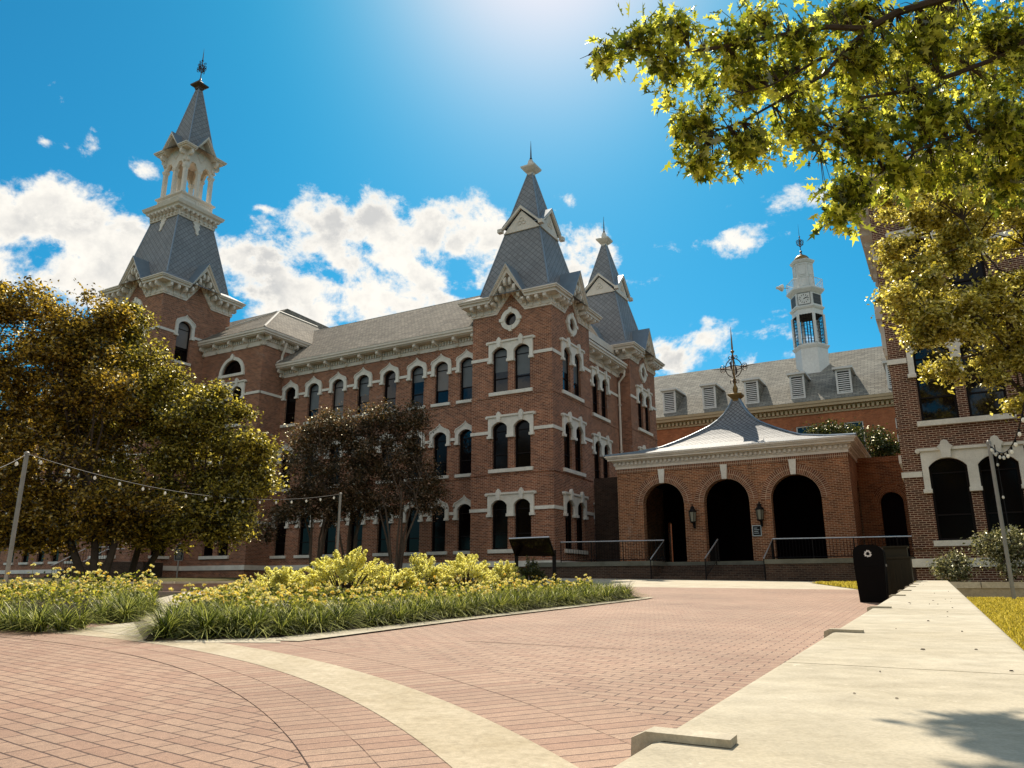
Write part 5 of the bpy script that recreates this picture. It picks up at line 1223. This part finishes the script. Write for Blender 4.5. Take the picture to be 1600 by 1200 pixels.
# planter shrubs
for px, py, rx, ry, Y, n, lab, sd in ((1487, 890, 25, 23, 17.7, 2200, 'small grey green shrub at the left end of the planter', 51), (1566, 866, 38, 40, 17.9, 5200, 'larger grey green shrub in the planter behind the light pole', 52)):
    c = P(px, py, Y); base = np.array([c[0], Y, ground(17)]); lbs = [lobe(px, py, rx, ry, Y, 1), lobe(px+rx*.5, py-ry*.35, rx*.5, ry*.6, Y, .5), lobe(px-rx*.3, py-ry*.3, rx*.4, ry*.7, Y, .4)]
    make_tree('planter_shrub', lab, 'shrub', None, base, lbs, 36, n, .075, .42, .10, M['leaf_shrub'], [[base, base+[.02, 0, .3], base+[.05, 0, .6]]], .03, M['bark'], 8, 40, seed=sd, up=.1)

# trees added unseen behind the camera to block low sky; they show in panes
bt = make_tree('sky_block_tree', 'broad green tree added out of view behind the viewer to block low sky light', 'tree', 'added trees behind the viewer that block low sky light', (-26, -20, ground(-20)), [((-26, -20, 7.5), (6.5, 5, 5.5), 1)], 130, 5200, .62, .6, .9, M['leaf_dark'], [[(-26, -20, ground(-20)), (-26, -20, 2), (-26, -20, 5)]], .3, M['bark'], 6, 10, seed=91)
for x, y, sc_ in ((-14, -24, 1.15), (-2, -22, 1.0), (9, -26, 1.2), (20, -21, 1.05), (31, -17, 1.1), (-38, -14, 1.2), (38, -4, 1.1), (-46, 0, 1.1)):
    o = copy_tree(bt); o.location = (x, y, ground(y)); o.scale = (sc_, sc_, sc_); o.rotation_euler = (0, 0, x)

# foreground oak: real lobed leaves on twigs
OUT = [(0, 0), (.045, .14), (.24, .10), (.10, .27), (.40, .36), (.12, .47), (.33, .72), (.09, .66), (0, 1.0)]
OUT = OUT+[(-x, y) for x, y in reversed(OUT[1:-1])]
def oak():
    r = thing('oak_tree', 'overhanging green oak with pointed lobed leaves filling the top right corner', 'tree', (3.9, 2.0, ground(2)))
    B = np.array(r.location); LB = []
    spec = [(945, 85, 34, 38, 6.3, .5), (1000, 55, 50, 45, 6.4, .8), (1050, 100, 50, 55, 6.4, .9), (1080, 190, 48, 62, 6.5, 1.1), (1100, 250, 52, 36, 6.5, .7), (1160, 120, 80, 75, 6.7, 1.5), (1165, 225, 75, 55, 6.6, 1.4), (1255, 60, 85, 55, 6.8, 1.2), (1250, 190, 85, 75, 6.8, 1.7), (1350, 90, 90, 75, 7.0, 1.7), (1350, 210, 80, 75, 6.8, 1.6), (1325, 300, 48, 42, 6.8, .8), (1310, 335, 34, 22, 6.8, .35), (1450, 60, 90, 75, 7.0, 1.7), (1450, 180, 90, 75, 7.0, 1.8), (1560, 60, 90, 90, 7.0, 1.8), (1560, 190, 80, 75, 7.0, 1.6), (1400, 265, 60, 28, 6.9, .5), (1620, 240, 50, 50, 7.0, .6), (1180, 20, 120, 30, 6.7, .6), (1420, 120, 110, 90, 8.2, 1.2), (1540, 130, 110, 100, 8.2, 1.4), (1330, 150, 80, 90, 8.0, .9), (1480, 20, 120, 50, 8.2, .9), (1500, 255, 90, 30, 7.6, .6), (1600, 110, 60, 120, 7.6, .9), (1100, 120, 60, 60, 7.4, .5), (1240, 130, 90, 60, 7.8, .7), (1150, 60, 95, 50, 6.6, 1.0), (1050, 35, 55, 34, 6.5, .6), (1215, 110, 85, 55, 6.8, 1.0), (1455, 268, 95, 42, 7.2, .8), (1570, 275, 85, 50, 7.3, .9), (1330, 15, 90, 45, 7.0, .9)]
    for px, py, rx, ry, Y, k in spec:
        if px > 1290: k *= 1.6
        LB.append(lobe(px, py, rx*1.06, ry*1.06, Y*.44, k, .4))
    C = clumps(LB, 50, .05); per = 5; idx = np.repeat(np.arange(len(C)), per); n = len(idx)
    d = RNG.normal(size=(n, 3)); d[:, 2] -= .95; d /= np.linalg.norm(d, axis=1)[:, None]
    pos = C[idx]+d*.01+RNG.normal(size=(n, 3))*.022; nr = RNG.normal(size=(n, 3)); nr[:, 2] += .9; nr -= d*(nr*d).sum(1)[:, None]; nr /= np.linalg.norm(nr, axis=1)[:, None]; bx = np.cross(d, nr)
    s = .030+.052*RNG.random(n)[:, None]**1.3; V = np.empty((n, len(OUT), 3)); curl = RNG.uniform(-.25, .35, n)[:, None]
    for k, (x, y) in enumerate(OUT): V[:, k] = pos+d*s*y*1.08+bx*s*x*.82+nr*s*(abs(x)*.45-curl*y*y)
    raw('crown', (V-B).reshape(-1, 3), np.arange(n*len(OUT)).reshape(n, -1), M['leaf_oak'], r)
    mb = MB(); mb.tube([(0, 0, -.2), (.03, .1, .8), (-.03, .2, 1.5), (-.1, .5, 2.1)], [.16, .14, .12, .09], 10)
    T = lambda px, py, Y: Vector(P(px, py, Y*.44)-B)
    s0 = Vector((-.1, .5, 2.1)); bends = [
        [s0, T(1700, -120, 6.4), T(1500, -10, 6.9), T(1400, 20, 6.9), T(1355, 45, 6.9), T(1290, 42, 6.8), T(1205, 58, 6.7), T(1100, 78, 6.5), T(1030, 80, 6.4)],
        [T(1355, 45, 6.9), T(1315, 85, 6.9), T(1290, 115, 6.8), T(1228, 152, 6.7), T(1160, 190, 6.6), T(1090, 215, 6.5)],
        [T(1310, 75, 6.9), T(1250, 110, 6.7), T(1200, 135, 6.6), T(1140, 150, 6.5)],
        [s0, T(1680, 20, 6.6), T(1560, 90, 7.0), T(1420, 142, 7.0), T(1350, 152, 6.9), T(1300, 200, 6.8), T(1270, 250, 6.8)],
        [s0, T(1700, 120, 6.6), T(1590, 190, 7.0), T(1480, 215, 7.0), T(1400, 250, 6.9), T(1340, 300, 6.8)],
        [T(1030, 80, 6.4), T(985, 75, 6.4), T(945, 75, 6.3), T(906, 92, 6.3)]]
    for b, r0 in zip(bends, (.026, .012, .008, .016, .014, .005)):
        m = len(b); mb.tube(b, [r0*(1-.8*k/(m-1)) for k in range(m)], 6)
    nodes = [q.lerp(p, t) for b in bends for q, p in zip(b, b[1:]) for t in (0, .33, .66)]
    for i in range(0, len(C), 1):
        e = Vector(C[i]-B); q = min(nodes, key=lambda a: (a-e).length)
        if i % 2 and (q-e).length > .22: continue
        if (q-e).length < .6: mb.tube([q, q.lerp(e, .55)+Vector((0, 0, .02)), e], [.003, .002, .0013], 3)
    mb.build('trunk', M['bark'], r)
oak()

# beds: strap-leaf border, lantana, lime shrubs
def blades(cent, per, length, width, lean, name, label, mat, cat):
    n = len(cent)*per; c = np.repeat(cent, per, 0)+np.c_[RNG.normal(size=(n, 2))*.03, np.zeros(n)]
    a = RNG.uniform(0, 2*PI, n); Ln = length*RNG.uniform(.6, 1.2, n); ln = lean*RNG.uniform(.25, 1.3, n); dr = np.c_[np.cos(a), np.sin(a), np.zeros(n)]; sd = np.c_[-np.sin(a), np.cos(a), np.zeros(n)]
    V = np.empty((n, 8, 3))
    for k, t in enumerate((0, .4, .75, 1.0)):
        h = Ln*(t*1.05-ln*.55*t*t*1.2); out = Ln*ln*t*t*.9+Ln*.12*t; w = width*(1-.75*t*t)*.5
        p = c+dr*out[:, None]; p[:, 2] += np.maximum(h, .02); V[:, 2*k] = p-sd*w; V[:, 2*k+1] = p+sd*w
    b = np.arange(n)[:, None]*8; Fq = np.concatenate([b+np.array([0, 1, 3, 2]), b+np.array([2, 3, 5, 4]), b+np.array([4, 5, 7, 6])])
    return tag(raw(name, V.reshape(-1, 3), Fq, mat), label, cat, kind='stuff')
def along(poly, depth, sp, jit=.07, off=.08):
    out = []
    for (x0, y0), (x1, y1) in zip(poly, poly[1:]):
        L_ = math.hypot(x1-x0, y1-y0); nx, ny = -(y1-y0)/L_, (x1-x0)/L_
        for i in range(max(1, int(L_/sp))):
            for j in range(int(depth/sp)):
                t = (i+.5)*sp/L_; o = off+j*sp; x = x0+(x1-x0)*t+nx*o+random.gauss(0, jit); y = y0+(y1-y0)*t+ny*o+random.gauss(0, jit); out.append((x, y, ground(y)))
    return out
cen = along([(-4.3, 9.6), (-3.5, 7.88), (-2.36, 8.16), (-.84, 10.52), (2.42, 15.95), (2.65, 16.5), (1.6, 18.2)], 1.05, .27, .05, .2)
blades(np.array(cen), 180, .40, .0085, 1.3, 'strap_leaf_border', 'arching dark strap leaved border round the right flower bed', M['liriope'], 'ground cover')
arcp = [(CC[0]+math.cos(R(a))*11.38, CC[1]+math.sin(R(a))*11.38) for a in np.linspace(98, 61, 20)]
cen = [(x, y, z) for x, y, z in along(list(reversed(arcp)), .9, .27, .05, .2)]+along([(-4.75, 10.1), (-5.3, 12.0), (-6.6, 14)], .6, .27, .05, .2)
blades(np.array(cen), 180, .40, .0085, 1.3, 'strap_leaf_border', 'arching dark strap leaved border along the left flower bed', M['liriope'], 'ground cover')
def inside(x, y, poly):
    c = False; j = len(poly)-1
    for i in range(len(poly)):
        if (poly[i][1] > y) != (poly[j][1] > y) and x < (poly[j][0]-poly[i][0])*(y-poly[i][1])/(poly[j][1]-poly[i][1])+poly[i][0]: c = not c
        j = i
    return c
def lantana(name, label, poly, hf, leaves, heads):
    xs = [p[0] for p in poly]; ys = [p[1] for p in poly]; pts = []; hd = []
    while len(pts) < leaves:
        x, y = random.uniform(min(xs), max(xs)), random.uniform(min(ys), max(ys))
        if inside(x, y, poly):
            h = hf(x, y)*(.78+.3*math.sin(x*4.1+y*1.3)*math.sin(y*3.7-x)); pts.append((x, y, ground(y)+h*(1-random.random()**2*.75)))
            if len(hd) < heads and random.random() < heads/leaves*1.3: hd.append((x, y, ground(y)+h+random.choice([.0, .02, .05, .05, .13])))
    V, Fq = leaf_quads(np.array(pts), .06, .6, .4); o = tag(raw(name, V, Fq, M['leaf_lantana']), label, 'flowers', kind='stuff')
    hp = np.repeat(np.array(hd), 9, 0); d = RNG.normal(size=(len(hp), 3)); d[:, 2] = np.abs(d[:, 2]); d /= np.linalg.norm(d, axis=1)[:, None]
    V, Fq = leaf_quads(hp+d*.026, .040, .9, .2); raw('blossom', V, Fq, M['blossom'], o)
    mb = MB()
    for x, y, z in hd[::3]: mb.tube([(x, y, z-.18), (x, y, z)], .004, 3)
    mb.build('stem', M['leaf_lantana'], o)
lantana('lantana', 'mass of yellow lantana flowers in the left bed', [(-11, 11.3), (-7.5, 11.5), (-5.9, 11.0), (-5.3, 11.8), (-6.6, 14.5), (-8.2, 18.5), (-14, 18.6)], lambda x, y: .58 if y < 13 and x > -7.6 else .28, 11000, 600)
lantana('lantana', 'mass of yellow lantana flowers in the right bed below the lime shrubs', [(-4.6, 10.6), (-3.0, 9.4), (-2.2, 9.9), (-.6, 12.2), (1.6, 15.9), (1.8, 17.4), (-5.6, 18.7), (-5.3, 13)], lambda x, y: .29 if y < 12.0 else .35, 24000, 1000)
def lime(px, pyt, Y, w, label, mat=None, n=7500, group='lime shrubs in the right flower bed', name='lime_shrub'):
    x = (px-800)/1231*Y; g = ground(Y); H = CZ+(915.5-pyt)/1231*Y-g; base = np.array([x, Y, g]); W = w/1231*Y
    r = thing(name, label, 'shrub', tuple(base), group=group); pts = []; mb = MB(); rr = random.Random(px)
    for k in range(int(34*max(.7, W))+16):
        a = rr.uniform(0, 2*PI); q = rr.random()**.6; e = Vector((math.cos(a)*W*q, math.sin(a)*W*.8*q, H*(1.02-.55*q*q)*rr.uniform(.8, 1.08))); m = e*.55+Vector((0, 0, H*.16))
        mb.tube([(0, 0, 0), m, e], [.012, .008, .003], 4)
        for j in range(n//50):
            t = rr.uniform(.35, 1.0); p = m.lerp(e, (t-.35)/.65) if t > .35 else m; sp = .06*(1.25-t*1.05); pts.append(p+Vector((rr.gauss(0, sp), rr.gauss(0, sp), rr.gauss(0, sp*.8))))
    V, Fq = leaf_quads(np.array([tuple(p) for p in pts]), .042, .5, .05); raw('foliage', V, Fq, mat or M['leaf_lime'], r); mb.build('stem', M['bark'], r)
lime(440, 884, 13.2, 66, 'low lime shrub, leftmost of the row, beside the taller one')
lime(540, 860, 13.4, 82, 'tallest lime shrub with a feathery top, below the slim light pole', n=11000)
lime(605, 880, 14.0, 58, 'rounded lime shrub on the right shoulder of the tallest one')
lime(660, 868, 15.2, 50, 'lime shrub right of the gap in the row')
lime(728, 862, 15.6, 58, 'lime shrub with upright sprays, second from the exhibit panel')
lime(787, 878, 16.6, 40, 'small lime shrub just left of the exhibit panel')
lime(830, 873, 17.0, 26, 'dark green shaded shrub in front of the exhibit panel', M['leaf_dark'], 3500, None, 'shaded_shrub')  # shade put into the colour: dark leaves stand in for lime ones

def lawn(name, label, poly, n, h, kind='stuff'):
    xs = [p[0] for p in poly]; ys = [p[1] for p in poly]; pts = []
    while len(pts) < n:
        x, y = random.uniform(min(xs), max(xs)), random.uniform(min(ys), max(ys))
        if inside(x, y, poly): pts.append((x, y, ground(y)))
    c = np.array(pts); a = RNG.uniform(0, 2*PI, n); H = h*RNG.uniform(.5, 1.3, n); w = .004+.0006*c[:, 1]; s = np.c_[np.cos(a), np.sin(a), np.zeros(n)]*w[:, None]
    V = np.empty((n, 4, 3)); t = c+np.c_[RNG.normal(size=(n, 2))*.02, H]; V[:, 0] = c-s; V[:, 1] = c+s; V[:, 2] = t+s*.3; V[:, 3] = t-s*.3
    tag(raw(name, V.reshape(-1, 3), np.arange(n*4).reshape(n, 4), M['grass']), label, 'grass', kind=kind)
lawn('lawn_grass', 'dry yellow green grass beyond the seat wall', [(2.0, 3.2), (3.4, 3.4), (11.5, 15.9), (9.0, 16.3), (5.5, 9.7)], 42000, .045)
lawn('lawn_strip', 'small sunlit strip of grass at the foot of the terrace', [(9.4, 20.8), (12, 20), (14.5, 27.5), (10.4, 27.2)], 9000, .07)
sheet('walk_edge', [(8.95, 16.2), (17.5, 15.75), (17.5, 16.3), (8.95, 16.75)], .012, M['walkconc'])

# ------------------------------------------------------------------ sun, sky, clouds, camera
SUN_EL, SUN_AZ = R(49), R(3.2)
sd = bpy.data.lights.new('sun', 'SUN'); so = bpy.data.objects.new('sun', sd); COL.objects.link(so)
sd.energy = 3.2; sd.angle = R(.53); sd.color = (1, .90, .74)
dirv = Vector((math.sin(SUN_AZ)*math.cos(SUN_EL), math.cos(SUN_AZ)*math.cos(SUN_EL), math.sin(SUN_EL)))
so.rotation_euler = dirv.to_track_quat('Z', 'Y').to_euler()
w = bpy.data.worlds.new('World'); sc.world = w; w.use_nodes = True; nt = w.node_tree; nt.nodes.clear()
wo = nt.nodes.new('ShaderNodeOutputWorld'); bg = nt.nodes.new('ShaderNodeBackground'); L(nt, bg.outputs[0], wo.inputs[0])
STRN = .058; bg.inputs[1].default_value = STRN
sky = nt.nodes.new('ShaderNodeTexSky'); sky.sky_type = 'NISHITA'; sky.sun_disc = False; sky.sun_elevation = SUN_EL; sky.sun_rotation = SUN_AZ
sky.air_density = 1.0; sky.dust_density = .55; sky.ozone_density = 2.2
sr_ = nt.nodes.new('ShaderNodeSeparateColor'); L(nt, sky.outputs[0], sr_.inputs[0])
br = nt.nodes.new('ShaderNodeMapRange'); br.interpolation_type = 'SMOOTHSTEP'; br.inputs[1].default_value = 3.0; br.inputs[2].default_value = 8.5; L(nt, sr_.outputs[0], br.inputs[0])
skyt = mixc(nt, 1.0, sky.outputs[0], mixc(nt, br.outputs[0], (.11, .80, .98), (1.0, .98, .92)), 'MULTIPLY')
vec = coordn(nt, 'Generated'); nv = nt.nodes.new('ShaderNodeVectorMath'); nv.operation = 'NORMALIZE'; L(nt, vec, nv.inputs[0]); sx = nt.nodes.new('ShaderNodeSeparateXYZ'); L(nt, nv.outputs[0], sx.inputs[0])
az = mathn(nt, 'ARCTAN2', sx.outputs[0], sx.outputs[1]); el = mathn(nt, 'ARCSINE', sx.outputs[2])
cxy = nt.nodes.new('ShaderNodeCombineXYZ'); L(nt, az, cxy.inputs[0]); L(nt, el, cxy.inputs[1])
def azel(px, py):
    u = (px-800)/F; v = (600-py)/F; X, Y, Z = u, cT-v*sT, sT+v*cT; return math.atan2(X, Y), math.atan2(Z, math.hypot(X, Y))
BL_ = [(20, 335, 110, 40), (105, 340, 90, 48), (195, 378, 60, 40), (40, 420, 110, 50), (150, 430, 110, 45), (-80, 360, 120, 60),
       (560, 355, 95, 38), (640, 352, 85, 42), (725, 370, 85, 48), (505, 395, 60, 45), (425, 400, 60, 26), (410, 440, 80, 38), (620, 430, 130, 60), (500, 470, 120, 45), (775, 420, 90, 70), (690, 480, 90, 30),
       (750, 310, 34, 24), (890, 312, 42, 20), (930, 440, 70, 60), (985, 400, 42, 24), (990, 460, 45, 42), (900, 410, 45, 36),
       (1165, 378, 46, 18), (1240, 316, 48, 20), (1216, 502, 32, 26), (1050, 565, 50, 36), (1110, 535, 36, 26), (1165, 575, 80, 24), (1260, 585, 70, 16),
       (142, 238, 15, 22), (68, 222, 26, 13), (232, 262, 24, 13), (412, 325, 22, 6), (1110, 500, 18, 10)]
# more cloud outside the picture, for the light and the reflections
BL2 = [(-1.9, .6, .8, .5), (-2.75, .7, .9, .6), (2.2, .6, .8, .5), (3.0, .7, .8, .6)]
acc = None
def addblob(a, e, ra, re_, pk=1.0):
    global acc
    s = nt.nodes.new('ShaderNodeVectorMath'); s.operation = 'SUBTRACT'; L(nt, cxy.outputs[0], s.inputs[0]); s.inputs[1].default_value = (a, e, 0)
    m = nt.nodes.new('ShaderNodeVectorMath'); m.operation = 'MULTIPLY'; L(nt, s.outputs[0], m.inputs[0]); m.inputs[1].default_value = (1/ra, 1/re_, 0)
    l = nt.nodes.new('ShaderNodeVectorMath'); l.operation = 'LENGTH'; L(nt, m.outputs[0], l.inputs[0])
    v = mathn(nt, 'SUBTRACT', pk, mathn(nt, 'MULTIPLY', l.outputs['Value'], max(.55, pk)))
    acc = v if acc is None else mathn(nt, 'SMOOTH_MAX', acc, v, .25)
for px, py, rx, ry in BL_:
    a, e = azel(px, py); a1, _ = azel(px+rx, py); _, e1 = azel(px, py-ry); addblob(a, e, abs(a1-a)*1.25, abs(e1-e)*1.3, 1.0 if rx*ry > 2300 else (.34 if rx*ry < 1100 else .5))
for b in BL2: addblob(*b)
mpv = mapping(nt, nv.outputs[0], scale=(1, 1, 1.25))
f1 = noise(nt, 10, 12, .63, mpv, .25); f2 = noise(nt, 26, 6, .65, mpv); f3 = noise(nt, 11, 6, .6, mapping(nt, nv.outputs[0], loc=(3, 1, .04)))
den = mathn(nt, 'ADD', mathn(nt, 'MINIMUM', acc, .62), mathn(nt, 'MULTIPLY', mathn(nt, 'SUBTRACT', f1, .5), 3.6)); den = mathn(nt, 'ADD', den, mathn(nt, 'MULTIPLY', mathn(nt, 'SUBTRACT', f2, .5), 1.5))
al = nt.nodes.new('ShaderNodeMapRange'); al.interpolation_type = 'SMOOTHSTEP'; al.inputs[1].default_value = .02; al.inputs[2].default_value = .62; L(nt, den, al.inputs[0])
thick = nt.nodes.new('ShaderNodeMapRange'); thick.interpolation_type = 'SMOOTHSTEP'; thick.inputs[1].default_value = .35; thick.inputs[2].default_value = .95; L(nt, den, thick.inputs[0])
shd = mathn(nt, 'MULTIPLY', thick.outputs[0], ramp(nt, f3, [(.40, (0, 0, 0)), (.62, (1, 1, 1))]))
CL = .55/STRN
cc_ = mixc(nt, shd, (1.0*CL, .96*CL, .88*CL), (.62*CL, .62*CL, .61*CL))
skyc = mixc(nt, al.outputs[0], skyt, cc_)
L(nt, skyc, bg.inputs[0])
cam = bpy.data.cameras.new('camera'); co = bpy.data.objects.new('camera', cam); COL.objects.link(co)
co.location = (0, 0, CZ); co.rotation_euler = (R(90)+TH, 0, 0); cam.sensor_fit = 'HORIZONTAL'; cam.sensor_width = 36; cam.lens = 36*F/1600; cam.clip_start = .05; cam.clip_end = 2000
sc.camera = co
sc.view_settings.view_transform = 'Standard'; sc.view_settings.look = 'None'; sc.view_settings.gamma = 1; sc.view_settings.exposure = 0.95
sc.render.engine = 'CYCLES'; sc.cycles.max_bounces = 6; sc.cycles.diffuse_bounces = 3; sc.cycles.glossy_bounces = 2; sc.cycles.transmission_bounces = 4
